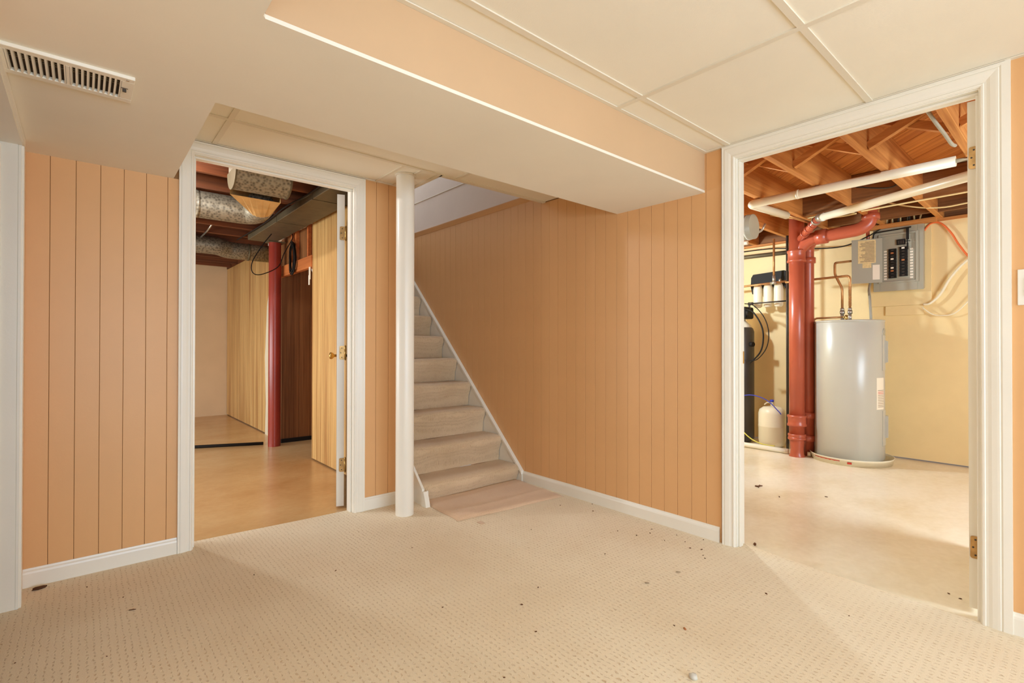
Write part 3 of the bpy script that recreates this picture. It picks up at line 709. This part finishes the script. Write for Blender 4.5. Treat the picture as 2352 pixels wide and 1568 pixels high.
obj('round_badge', lambda bm: tube(bm, [(HC[0] + .255 * math.cos(R(VA + 74)), HC[1] + .255 * math.sin(R(VA + 74)), 1.175), (HC[0] + .277 * math.cos(R(VA + 74)), HC[1] + .277 * math.sin(R(VA + 74)), 1.175)], .03, 18), M['panelgrey'], wh)
for y in (1.52, 1.458):
    obj('pipe_nipple', lambda bm: [tube(bm, [(5.41, y, 1.28), (5.41, y, 1.345)], .014, 12), tube(bm, [(5.41, y, 1.345), (5.41, y, 1.375)], .021, 6), tube(bm, [(5.41, y, 1.375), (5.41, y, 1.40)], .016, 12)], M['steel'], wh)
obj('relief_valve', lambda bm: [tube(bm, [(5.40, 1.485, 1.28), (5.40, 1.485, 1.335)], .012, 10), tube(bm, [(5.40, 1.485, 1.315), (5.40, 1.515, 1.315)], .010, 10)], M['brass'], wh)
pn = thing('drain_pan', (5.40, 1.45, LO), 'shallow white drain pan with red markings under the water heater', 'pan')
obj('pan_body', lambda bm: lathe(bm, [(.001, -.006), (.300, -.006), (.312, LO), (.322, .048), (.328, .050), (.324, .042), (.306, .004), (.001, .004)], (5.405, 1.455, 0), 64), M['tankwhite'], pn)
def pmark(bm, a0, a1, z0, z1):
    A = []
    for k in range(7):
        a = R(a0 + (a1 - a0) * k / 6); A.append([bm.verts.new((5.405 + r * math.cos(a), 1.455 + r * math.sin(a), z)) for r, z in ((.3155, z0), (.3215, z1))])
    for a, b in zip(A, A[1:]): bm.faces.new((a[0], b[0], b[1], a[1]))
obj('red_stripe', lambda bm: pmark(bm, VA - 58, VA - 14, .018, .032), M['redink'], pn); obj('red_tick', lambda bm: pmark(bm, VA - 4, VA + 2, .008, .026), M['redink'], pn)
# copper pipes
def pipe(name, pts, r, m, label, cat='pipe', rr=.035, seg=10): return tag(obj(name, lambda bm: tube(bm, rounded(pts, rr, 5), r, seg), m), label, cat)
pipe('copper_pipe', [(5.41, 1.520, 1.39), (5.41, 1.520, 1.585), (5.41, 1.580, 1.725), (5.41, 1.580, 1.832), (5.78, 1.50, 1.888), (5.80, 1.40, 1.888)], .011, M['copper'], 'copper pipe bending up from the heater to behind the panel cover', rr=.025)
cp2 = pipe('copper_pipe', [(5.41, 1.458, 1.39), (5.41, 1.458, 1.700), (5.41, 1.95, 1.69), (5.41, 2.02, 1.69)], .011, M['copper'], 'copper pipe from the heater running left behind the red stack')
obj('flex_connector', lambda bm: [tube(bm, [(5.41, 1.458, 1.42 + .013 * k), (5.41, 1.458, 1.426 + .013 * k)], .0145, 10) for k in range(14)], M['copper'], cp2)
pipe('overflow_pipe', [(5.40, 1.515, 1.315), (5.36, 1.745, 1.310), (5.355, 1.748, .09)], .009, M['copper'], 'thin copper overflow pipe down the left side of the water heater')
pipe('copper_pipe', [(5.56, 2.8, 1.69), (5.56, 2.0, 1.722)], .011, M['copper'], 'horizontal copper pipe crossing the black filter bracket')
pipe('copper_pipe', [(5.56, 2.190, 1.72), (5.56, 2.190, 2.18)], .011, M['copper'], 'vertical copper pipe above the filter bracket')
tag(obj('pipe_tee', lambda bm: [tube(bm, [(5.56, 2.16, 1.714), (5.56, 2.225, 1.711)], .016, 10), tube(bm, [(5.56, 2.190, 1.715), (5.56, 2.190, 1.79)], .016, 10), tube(bm, [(5.56, 2.13, 1.716), (5.56, 2.13, 1.75)], .012, 8)], M['steel']), 'soldered tee joining the two copper pipes above the filters', 'fitting')
pipe('dark_pipe', [(5.54, 2.45, 1.505), (5.54, 2.06, 1.512)], .008, M['dkgrey'], 'thin dark pipe in front of the white filter cartridges')
tag(obj('valve_fitting', lambda bm: [tube(bm, [(5.54, 2.40, 1.505), (5.54, 2.45, 1.503)], .016, 8), tube(bm, [(5.54, 2.44, 1.42), (5.54, 2.44, 1.52)], .012, 8), box(bm, 5.525, 5.555, 2.43, 2.452, 1.44, 1.46)], M['dkgrey']), 'dark valve at the left end of the thin pipe', 'valve')
pipe('vent_pipe', [(5.50, 2.035, LO), (5.50, 2.035, 2.18)], .013, M['dkgrey'], 'thin dark vertical pipe just left of the red stack')
# red drain stack
rs = thing('drain_stack', (5.2, 1.84, LO), 'thick glossy red drain stack with collars and a side branch', 'drain pipe')
obj('main_pipe', lambda bm: tube(bm, [(5.2, 1.84, .17), (5.2, 1.84, 2.30)], .066, 30), M['red'], rs)
obj('foot', lambda bm: lathe(bm, [(.070, LO), (.060, .01), (.056, .05), (.060, .11), (.062, .18)], (5.2, 1.84, 0), 30), M['red'], rs)
def collar(z0, z1, r=.080):
    return lambda bm: lathe(bm, [(.062, z0), (r, z0 + .004), (r, z0 + .02), (r - .006, z0 + .03), (r - .006, z1 - .03), (r, z1 - .02), (r, z1 - .004), (.062, z1)], (5.2, 1.84, 0), 30)
obj('collar', collar(1.845, 1.965, .082), M['red'], rs); obj('collar', collar(.275, .385, .084), M['red'], rs); obj('collar', collar(.145, .205, .078), M['red'], rs)
obj('branch_pipe', lambda bm: tube(bm, rounded([(5.2, 1.84, 1.93), (5.2, 1.74, 2.055), (5.2, 1.33, 2.075), (5.22, 1.26, 2.12), (5.22, 1.25, 2.30)], .09, 7), .056, 24), M['red'], rs)
obj('branch_collar', lambda bm: tube(bm, [(5.2, 1.67, 2.058), (5.2, 1.58, 2.062)], .068, 24), M['red'], rs)
obj('branch_collar', lambda bm: tube(bm, [(5.22, 1.25, 2.15), (5.22, 1.25, 2.20)], .068, 24), M['red'], rs)
obj('second_pipe', lambda bm: tube(bm, rounded([(5.33, 1.785, LO), (5.33, 1.785, 2.0), (5.26, 1.72, 2.06)], .06, 5), .052, 24), M['red'], rs)
for z in (.375, .155, 1.87): obj('second_collar', lambda bm: lathe(bm, [(.05, z - .03), (.066, z - .026), (.066, z + .026), (.05, z + .03)], (5.33, 1.785, 0), 24), M['red'], rs)
a_ = Vector((5.17, 1.80, 2.06)); b_ = Vector((4.80, 1.524, 2.146)); dd = (b_ - a_).normalized()
hub = obj('angled_hub', lambda bm: tube(bm, [a_, b_], .030, 18), M['red'], rs)
for s in (.10, .20, .30, .38): obj('clamp_ring', lambda bm: tube(bm, [a_ + dd * (s + .02), a_ + dd * (s + .045)], .037, 18), M['red'] if s < .36 else M['steel'], rs)
# white pvc
wp = thing('pvc_pipe', (4.0, .7, 2.05), 'long slanting white plastic drain pipe leaving the red stack', 'pipe')
b2 = Vector((2.95, -.376, 1.886))
obj('pipe_run', lambda bm: tube(bm, [b_ - dd * .0 , b2], .030, 20), M['pvc'], wp)
obj('coupling', lambda bm: tube(bm, [b_ + (b2 - b_).normalized() * .01, b_ + (b2 - b_).normalized() * .07], .035, 20), M['steel'], wp)
ip = thing('insulated_pipe', (3.96, 1.1, 2.155), 'cream foam covered pipe with an elbow under the utility joists', 'pipe')
obj('sleeve', lambda bm: tube(bm, rounded([(4.54, 1.685, 2.157), (3.97, 1.742, 2.157), (3.96, .521, 2.157)], .05, 6), .031, 20), M['pvc'], ip)
obj('sleeve_joint', lambda bm: tube(bm, [(3.962, 1.40, 2.157), (3.962, 1.385, 2.157)], .0335, 20), M['pvc'], ip)
obj('bare_pipe', lambda bm: tube(bm, [(4.54, 1.685, 2.157), (5.1, 1.63, 2.157)], .012, 10), M['copper'], ip)
obj('bare_pipe', lambda bm: tube(bm, [(3.96, .521, 2.157), (3.955, .20, 2.157)], .012, 10), M['steel'], ip)
fd = thing('flex_duct', (4.3, 2.1, 2.06), 'grey round duct end at the left of the utility ceiling', 'duct')
obj('duct_pipe', lambda bm: tube(bm, [(4.32, 1.86, 2.06), (4.30, 3.19, 2.06)], .105, 26), M['panelgrey'], fd)
for y in (1.90, 2.02): obj('duct_ring', lambda bm: tube(bm, [(4.32, y, 2.06), (4.32, y + .012, 2.06)], .1085, 26), M['grey'], fd)
pipe('copper_pipe', [(4.75, 2.9, 2.10), (4.75, 1.98, 2.10), (4.76, 1.95, 2.17)], .010, M['steel'], 'thin pipe with an upturned end below the grey duct')
pipe('wall_pipe', [(5.70, 3.1, 2.055), (5.70, 1.95, 2.04)], .022, M['galvdull'], 'grey pipe running along the wall top left of the stack')
pipe('ceiling_pipe', [(5.30, 3.1, 2.13), (5.30, 2.35, 2.13)], .022, M['pvc'], 'short white pipe above the softener tank')
cable('black_cable', [(5.75, 2.9, 2.12), (5.72, 2.3, 2.11), (5.7, 1.9, 2.05), (5.7, 1.6, 2.03), (5.7, 1.4, 2.09), (5.72, 1.28, 2.16)], .006, M['black'], 'black cable sagging along the wall behind the red branch')
pipe('floor_pipe', [(5.26, 2.9, .014), (5.235, 1.93, .014)], .025, M['pvc'], 'white plastic pipe on the floor left of the red stack')
pipe('floor_pipe', [(5.26, 1.77, .012), (5.27, 1.745, .012)], .022, M['pvc'], 'stub of white plastic pipe between stack and pan')
# filter unit
fu = thing('filter_unit', (5.77, 2.29, 1.65), 'black wall bracket holding three white filter cartridges', 'water filter')
def canopy(bm):
    prism(bm, [(2.115, 1.660), (2.150, 1.702), (2.185, 1.712), (2.215, 1.700), (2.232, 1.676), (2.255, 1.702), (2.290, 1.715), (2.322, 1.700), (2.342, 1.676), (2.365, 1.700), (2.398, 1.712), (2.432, 1.696), (2.462, 1.620), (2.478, 1.70), (2.474, 1.80), (2.452, 1.836), (2.130, 1.852), (2.115, 1.846)], 'X', 5.665, 5.849)
obj('bracket', canopy, M['black'], fu)
for y in (2.18, 2.288, 2.396):
    obj('filter_cartridge', lambda bm: lathe(bm, [(.001, 1.462), (.030, 1.464), (.043, 1.478), (.046, 1.52), (.046, 1.66), (.040, 1.70), (.028, 1.722), (.001, 1.73)], (5.655, y, 0), 26), M['tankwhite'], fu)
# softener tank
sk = thing('softener_tank', (5.55, 2.545, LO), 'tall black water softener tank at the left edge of the utility doorway', 'tank')
obj('tank_body', lambda bm: lathe(bm, [(.10, LO), (.142, .03), (.142, 1.20), (.13, 1.235), (.09, 1.27), (.05, 1.29)], (5.55, 2.545, 0), 36), M['dkgrey'], sk)
obj('neck', lambda bm: lathe(bm, [(.12, 1.235), (.11, 1.27), (.06, 1.32), (.055, 1.34)], (5.55, 2.545, 0), 30), M['tankwhite'], sk)
obj('valve_head', lambda bm: [box(bm, 5.44, 5.64, 2.43, 2.64, 1.34, 1.47, bev=.02, seg=2), tube(bm, [(5.46, 2.43, 1.40), (5.46, 2.405, 1.40)], .035, 14)], M['black'], sk)
obj('side_knob', lambda bm: tube(bm, [(5.50, 2.41, 1.06), (5.49, 2.375, 1.06)], .026, 14), M['black'], sk)
# pressure tank
pt = thing('pressure_tank', (5.53, 2.20, LO), 'small white pressure tank with a blue valve on the floor', 'tank')
obj('tank_body', lambda bm: lathe(bm, [(.09, LO), (.118, .0), (.130, .05), (.131, .19), (.133, .195), (.133, .205), (.131, .21), (.131, .33), (.120, .37), (.085, .398), (.03, .408), (.001, .41)], (5.53, 2.20, 0), 40), M['tankwhite'], pt)
obj('stem', lambda bm: tube(bm, [(5.53, 2.20, .405), (5.53, 2.20, .455)], .014, 12), M['tankwhite'], pt)
obj('blue_cap', lambda bm: tube(bm, [(5.53, 2.20, .452), (5.53, 2.20, .475)], .019, 12), M['blue'], pt)
obj('valve_handle', lambda bm: tube(bm, smoothpath([(5.52, 2.20, .44), (5.50, 2.235, .445), (5.49, 2.262, .42)], 4), .006, 8), M['tankwhite'], pt)
cable('blue_tube', [(5.38, 2.60, .44), (5.38, 2.45, .505), (5.39, 2.33, .52), (5.41, 2.20, .475), (5.43, 2.10, .375), (5.44, 2.075, .34)], .0045, M['blue'], 'thin blue tube arching over the small white tank', 'tube')
cable('yellow_tube', [(5.30, 2.60, .30), (5.30, 2.44, .17), (5.30, 2.32, .075), (5.30, 2.20, .035), (5.29, 2.08, .035)], .006, M['yellow'], 'yellow tube curling down to the floor pipe', 'tube')
cable('black_hose', [(5.44, 2.44, 1.44), (5.41, 2.34, 1.40), (5.40, 2.25, 1.25), (5.40, 2.235, 1.10), (5.40, 2.27, .97), (5.42, 2.38, .86)], .008, M['black'], 'thicker black hose curving down from the valve head', 'hose')
cable('black_hose', [(5.43, 2.44, 1.50), (5.40, 2.33, 1.47), (5.39, 2.22, 1.34), (5.39, 2.175, 1.18), (5.39, 2.20, 1.02), (5.40, 2.30, .90), (5.42, 2.40, .89)], .005, M['black'], 'thin black hose making the outer loop beside the softener', 'hose')

# electrical panel
tag(obj('backing_board', boxes([(5.825, 5.85, .935, 1.40, 1.425, 2.165)], bev=.002), M['utilwall']), 'cream painted board on the wall under the electrical panel', 'board')
tag(obj('lower_board', B(5.832, 5.85, .99, 1.28, 1.335, 1.424), M['utilwall']), 'short cream board below the panel backing board', 'board')
ep = thing('breaker_panel', (5.75, 1.17, 1.87), 'grey electrical breaker panel with its cover door swung open', 'breaker panel')
obj('enclosure', B(5.742, 5.825, .982, 1.352, 1.575, 2.165, bev=.004), M['panelgrey'], ep)
obj('cover_frame', boxes([(5.730, 5.742, .975, 1.020, 1.560, 2.172), (5.730, 5.742, 1.30, 1.352, 1.560, 2.172), (5.730, 5.742, 1.02, 1.30, 2.085, 2.172), (5.730, 5.742, 1.02, 1.30, 1.560, 1.640),
                          (5.722, 5.732, 1.010, 1.030, 1.632, 2.095), (5.722, 5.732, 1.292, 1.312, 1.632, 2.095), (5.722, 5.732, 1.03, 1.292, 2.077, 2.095), (5.722, 5.732, 1.03, 1.292, 1.632, 1.650)], bev=.002), M['panelgrey'], ep)
dfp = obj('dead_front', B(5.736, 5.744, 1.03, 1.292, 1.65, 2.077), M['panelgrey'], ep)
for j, (ya, yb, n, ztop) in enumerate(((1.172, 1.232, 10, 1.952), (1.090, 1.150, 10, 1.962))):
    for i in range(n):
        z1 = ztop - i * .0275
        br = obj('breaker', B(5.722, 5.738, ya, yb, z1 - .0255, z1, bev=.001), M['black'], ep)
        obj('breaker_toggle', B(5.714, 5.723, (ya + yb) / 2 - .010, (ya + yb) / 2 + .010, z1 - .018, z1 - .009), M['dkgrey'], br)
        if (i in (1, 3, 6, 7) and j == 0) or (i in (0, 4) and j == 1):
            obj('sticker', B(5.7125, 5.7142, (ya + yb) / 2 - .011, (ya + yb) / 2 + .011, z1 - .021, z1 - .006), M['chip'] if i in (1, 7, 4) else M['paperw'], br)
for yy in (1.258, 1.062):
    for i in range(11): obj('circuit_label', B(5.7345, 5.7365, yy - .011, yy + .011, 1.668 + .026 * i, 1.682 + .026 * i), M['paperw'], ep)
mb = obj('main_breaker', B(5.720, 5.738, 1.105, 1.170, 1.982, 2.032, bev=.002), M['black'], ep)
for i in range(3): obj('main_mark', B(5.7188, 5.7205, 1.115 + i * .017, 1.123 + i * .017, 1.992, 2.020), M['dkgrey'], mb)
pd = Vector((-.36, .93, 0)).normalized(); pnn = Vector((-.93, -.36, 0)).normalized(); h0 = Vector((5.735, 1.285, 0))
def plate(bm, s0, s1, z0, z1, o0, o1):
    vs = []
    for z in (z0, z1):
        for s, o_ in ((s0, o0), (s1, o0), (s1, o1), (s0, o1)): vs.append(bm.verts.new(h0 + pd * s + pnn * o_ + Vector((0, 0, z))))
    bm.faces.new(vs[:4]); bm.faces.new(vs[4:][::-1])
    for i in range(4): bm.faces.new((vs[i], vs[(i + 1) % 4], vs[4 + (i + 1) % 4], vs[4 + i]))
cd = obj('cover_door', lambda bm: plate(bm, 0, .240, 1.645, 2.065, .012, .022), M['panelgrey'], ep)
l1 = obj('paper_label', lambda bm: plate(bm, .050, .190, 1.835, 2.055, .022, .0228), M['paper'], cd)
l2 = obj('paper_label', lambda bm: plate(bm, .085, .155, 1.79, 1.834, .022, .0228), M['paper'], cd); l2['label'] = 'small torn paper label'
l3 = obj('paper_label', lambda bm: plate(bm, .020, .075, 1.675, 1.815, .022, .0228), M['paperw'], cd); l3['label'] = 'pale blank paper label'
l4 = obj('schedule_print', lambda bm: [plate(bm, .06, .06 + random.uniform(.07, .122), 1.848 + i * .0132, 1.8545 + i * .0132, .0228, .0232) for i in range(15)], M['ink'], cd)
cable('panel_cord', [(5.716, 1.352, 1.985), (5.712, 1.348, 2.08), (5.712, 1.335, 2.115), (5.712, 1.28, 2.122), (5.712, 1.10, 2.128), (5.712, 1.06, 2.132)], .006, M['black'], 'black cord taped along the top of the breaker panel')
tag(obj('plug_tag', boxes([(5.706, 5.714, 1.076, 1.096, 2.02, 2.13), (5.706, 5.712, 1.083, 1.089, 1.985, 2.02), (5.706, 5.712, 1.068, 1.104, 2.003, 2.009), (5.706, 5.712, 1.080, 1.092, 1.93, 1.99)]), M['black']), 'black tag hanging over the front of the breaker panel', 'tag')
cnt = {}; ORD = []
FC = [(1.335, .02, 'cream'), (1.315, -.025, 'cream'), (1.262, -.012, 'cream'), (1.252, .012, 'cream'), (1.225, -.015, 'copper'), (1.207, .01, 'cream'), (1.178, -.02, 'dkgrey'), (1.15, .002, 'cream'), (1.105, -.012, 'galvdull'), (1.08, .008, 'dkgrey'), (1.045, .01, 'cream'), (1.02, -.03, 'cream')]
for q in FC: cnt[q[2]] = cnt.get(q[2], 0) + 1; ORD.append(['first', 'second', 'third', 'fourth', 'fifth', 'sixth', 'seventh', 'eighth'][cnt[q[2]] - 1])
for k, (y, dy, m_) in enumerate(FC):
    tag(obj('feed_cable', lambda bm: tube(bm, smoothpath([(5.78, y, 2.16), (5.775, y + dy * .4, 2.21), (5.78, y + dy, 2.30), (5.79, y + dy * 1.5, 2.42)], 4), .0075, 8), M[m_]),
        ORD[k] + {'cream': ' cream', 'copper': ' orange', 'dkgrey': ' dark', 'galvdull': ' grey-brown'}[m_] + ' cable from the left rising out of the breaker panel', 'cable', 'cables above the breaker panel')
pipe('red_conduit', [(5.74, 1.40, 2.30), (5.74, 1.395, 1.95)], .016, M['red'], 'short red pipe coming down behind the cover door')
cable('heater_conduit', [(5.43, 1.30, 1.28), (5.43, 1.302, 1.36), (5.48, 1.32, 1.48), (5.62, 1.36, 1.58), (5.78, 1.385, 1.68)], .011, M['panelgrey'], 'grey flexible conduit from the heater top to the panel', 'conduit')
cable('orange_cable', [(5.82, .985, 2.10), (5.82, .94, 2.155), (5.82, .872, 2.148), (5.82, .80, 2.05), (5.82, .741, 1.922), (5.82, .66, 1.80), (5.82, .5, 1.72)], .008, M['orange'], 'orange cable curving down the wall right of the panel')
cable('white_cable', [(5.80, .99, 1.425), (5.80, .94, 1.432), (5.80, .87, 1.51), (5.80, .80, 1.65), (5.80, .70, 1.78), (5.80, .55, 1.90), (5.80, .4, 1.95)], .010, M['cablew'], 'thick white cable rising to the right from the board')
cable('white_cable', [(5.80, 1.00, 1.40), (5.80, .93, 1.335), (5.80, .86, 1.318), (5.80, .775, 1.335), (5.80, .69, 1.43), (5.80, .55, 1.62)], .005, M['cablew'], 'thin white cable drooping in a loop on the right wall')
cable('ceiling_cable', [(5.0, 2.0, 2.30), (4.95, 1.72, 2.205), (4.95, 1.45, 2.20), (4.95, 1.30, 2.178)], .007, M['cream'], 'cream cable stapled under the joists left of the branch')
cable('ceiling_cable', [(5.1, 2.0, 2.32), (5.05, 1.70, 2.215), (5.04, 1.45, 2.185), (5.0, 1.30, 2.178)], .007, M['cream'], 'second cream cable under the joists left of the branch')
cable('ceiling_cable', [(4.95, 1.25, 2.178), (4.93, .9, 2.179), (4.9, .4, 2.178), (4.85, -.6, 2.178)], .007, M['cream'], 'cream cable crossing the joists above the panel')
cable('ceiling_cable', [(5.70, .90, 2.24), (5.62, .70, 2.235), (5.6, .55, 2.26), (5.6, .3, 2.26)], .008, M['cream'], 'wavy cream cable at the right end of the joists')
cable('joist_cable', [(3.12, .56, 2.30), (3.3, .515, 2.20), (3.45, .498, 2.17), (3.62, .495, 2.165), (3.72, .492, 2.178)], .009, M['panelgrey'], 'grey cable drooping along the nearest joist')
cable('joist_cable', [(3.0, .33, 2.21), (3.15, .30, 2.20), (3.32, .27, 2.21), (3.42, .25, 2.20)], .006, M['cream'], 'cream cable at the top right of the doorway')

cable('ceiling_cable', [(5.35, 1.25, 2.36), (5.30, 1.05, 2.25), (5.30, .80, 2.178), (5.28, .50, 2.179), (5.3, -.4, 2.178)], .006, M['cream'], 'thin cream cable high in the joists right of the panel')
cable('ceiling_cable', [(4.62, 1.20, 2.30), (4.60, .98, 2.24), (4.62, .90, 2.30)], .006, M['dkgrey'], 'short dark cable looping between two joists')
# ------------------------------------------------------------------ small debris
def lump(bm, c, r, sx=1, sy=1, sz=.6, seed=0, rz=0):
    q = bmesh.new(); bmesh.ops.create_icosphere(q, subdivisions=2, radius=1)
    rnd = random.Random(seed); mp = {}
    for v in q.verts:
        k = 1 + rnd.uniform(-.18, .18); x, y, z = v.co.x * sx * r * k, v.co.y * sy * r * k, v.co.z * sz * r * k
        mp[v] = bm.verts.new((c[0] + x * math.cos(rz) - y * math.sin(rz), c[1] + x * math.sin(rz) + y * math.cos(rz), c[2] + z))
    for f in q.faces: bm.faces.new([mp[v] for v in f.verts]).smooth = True
    q.free()
tag(obj('pebble', lambda bm: lump(bm, (1.468, .822, .007), .012, 1.0, 1.2, .8, 3), M['stone']), 'small grey stone on the carpet at the bottom edge', 'stone')
tag(obj('stick', lambda bm: lump(bm, (.155, 2.484, .002), .013, 1, .18, .15, 4, R(-25)), M['dirt']), 'short dark brown splinter on the carpet at left', 'splinter')
tag(obj('dried_leaf', lambda bm: lump(bm, (-.135, 2.955, .006), .024, 1, .4, .3, 5, R(10)), M['dirt']), 'dry brown leaf scrap against the baseboard at far left', 'leaf')
tag(obj('bark_chip', lambda bm: lump(bm, (1.354, 1.508, .002), .006, 1, .5, .4, 6, R(-50)), M['dirt']), 'small brown chip in the middle of the carpet', 'chip')
tag(obj('tan_chip', lambda bm: lump(bm, (1.697, .985, .003), .007, 1.2, .6, .5, 7, R(60)), M['chip']), 'reddish tan chip on the carpet toward the right', 'chip')
tag(obj('grey_chip', lambda bm: lump(bm, (1.895, 1.282, .003), .008, 1.2, .6, .4, 8, R(-50)), M['lightchip']), 'brownish grey flake on the carpet', 'flake')
tag(obj('pale_chip', lambda bm: lump(bm, (2.095, 1.25, .003), .009, 1.3, .5, .3, 9, R(-50)), M['lightchip']), 'pale grey flake nearer the utility doorway', 'flake')
tag(obj('leaf_litter', lambda bm: [lump(bm, (3.86 + random.uniform(-.03, .03), 1.645 + random.uniform(-.02, .02), LO + .004), .014, 1.3, .3, .3, i, random.uniform(0, 3)) for i in range(6)], M['dirt']), 'clump of dry leaf litter on the utility floor', 'leaf litter')
tag(obj('cloth_scrap', lambda bm: box(bm, 1.775, 1.805, 2.335, 2.375, .001, .004), M['remnant']), 'tiny carpet scrap beside the loose carpet piece', 'scrap')
crumbs = [(.021, 2.846), (.134, 2.634), (-.163, 2.323), (.068, 2.172), (1.504, 1.569), (1.267, 1.333), (1.017, 1.215), (1.689, 1.024), (2.412, 1.612), (2.471, 1.641), (2.327, 1.642), (2.392, 1.358), (2.334, 1.246), (2.36, 1.27),
          (2.267, .617), (2.381, 2.274), (1.943, 2.084), (2.457, 2.061), (2.561, 2.156), (2.50, 1.50), (2.45, 1.42), (2.38, 1.50), (2.42, 1.31), (2.55, 1.37), (2.2, .9), (1.1, 1.7), (.6, 2.5), (.9, 2.3), (2.3, 1.75), (1.3, 2.3), (2.0, 1.6), (1.2, 1.0)]
tag(obj('carpet_crumbs', lambda bm: [lump(bm, (x, y, .001), random.uniform(.0028, .0055), 1.2, .6, .5, i, random.uniform(0, 3)) for i, (x, y) in enumerate(crumbs)], M['dirt']),
    'brown crumbs and specks scattered over the carpet', 'debris', kind='stuff')
tag(obj('floor_grit', lambda bm: [lump(bm, (3.71, 1.428, LO + .002), .010, 1.3, .4, .3, 1, .5), lump(bm, (3.96, 1.213, LO + .002), .009, 1.2, .5, .3, 2, 1.5), lump(bm, (2.72, 1.17, LO + .006), .012, 1, .6, .6, 3, .4),
                                     lump(bm, (2.82, .40, LO + .002), .006, 1, .5, .3, 4, .9), lump(bm, (2.80, .36, LO + .002), .006, 1, .5, .3, 5, 1.9)], M['dirt']),
    'bits of grit on the cream utility floor', 'debris', kind='stuff')
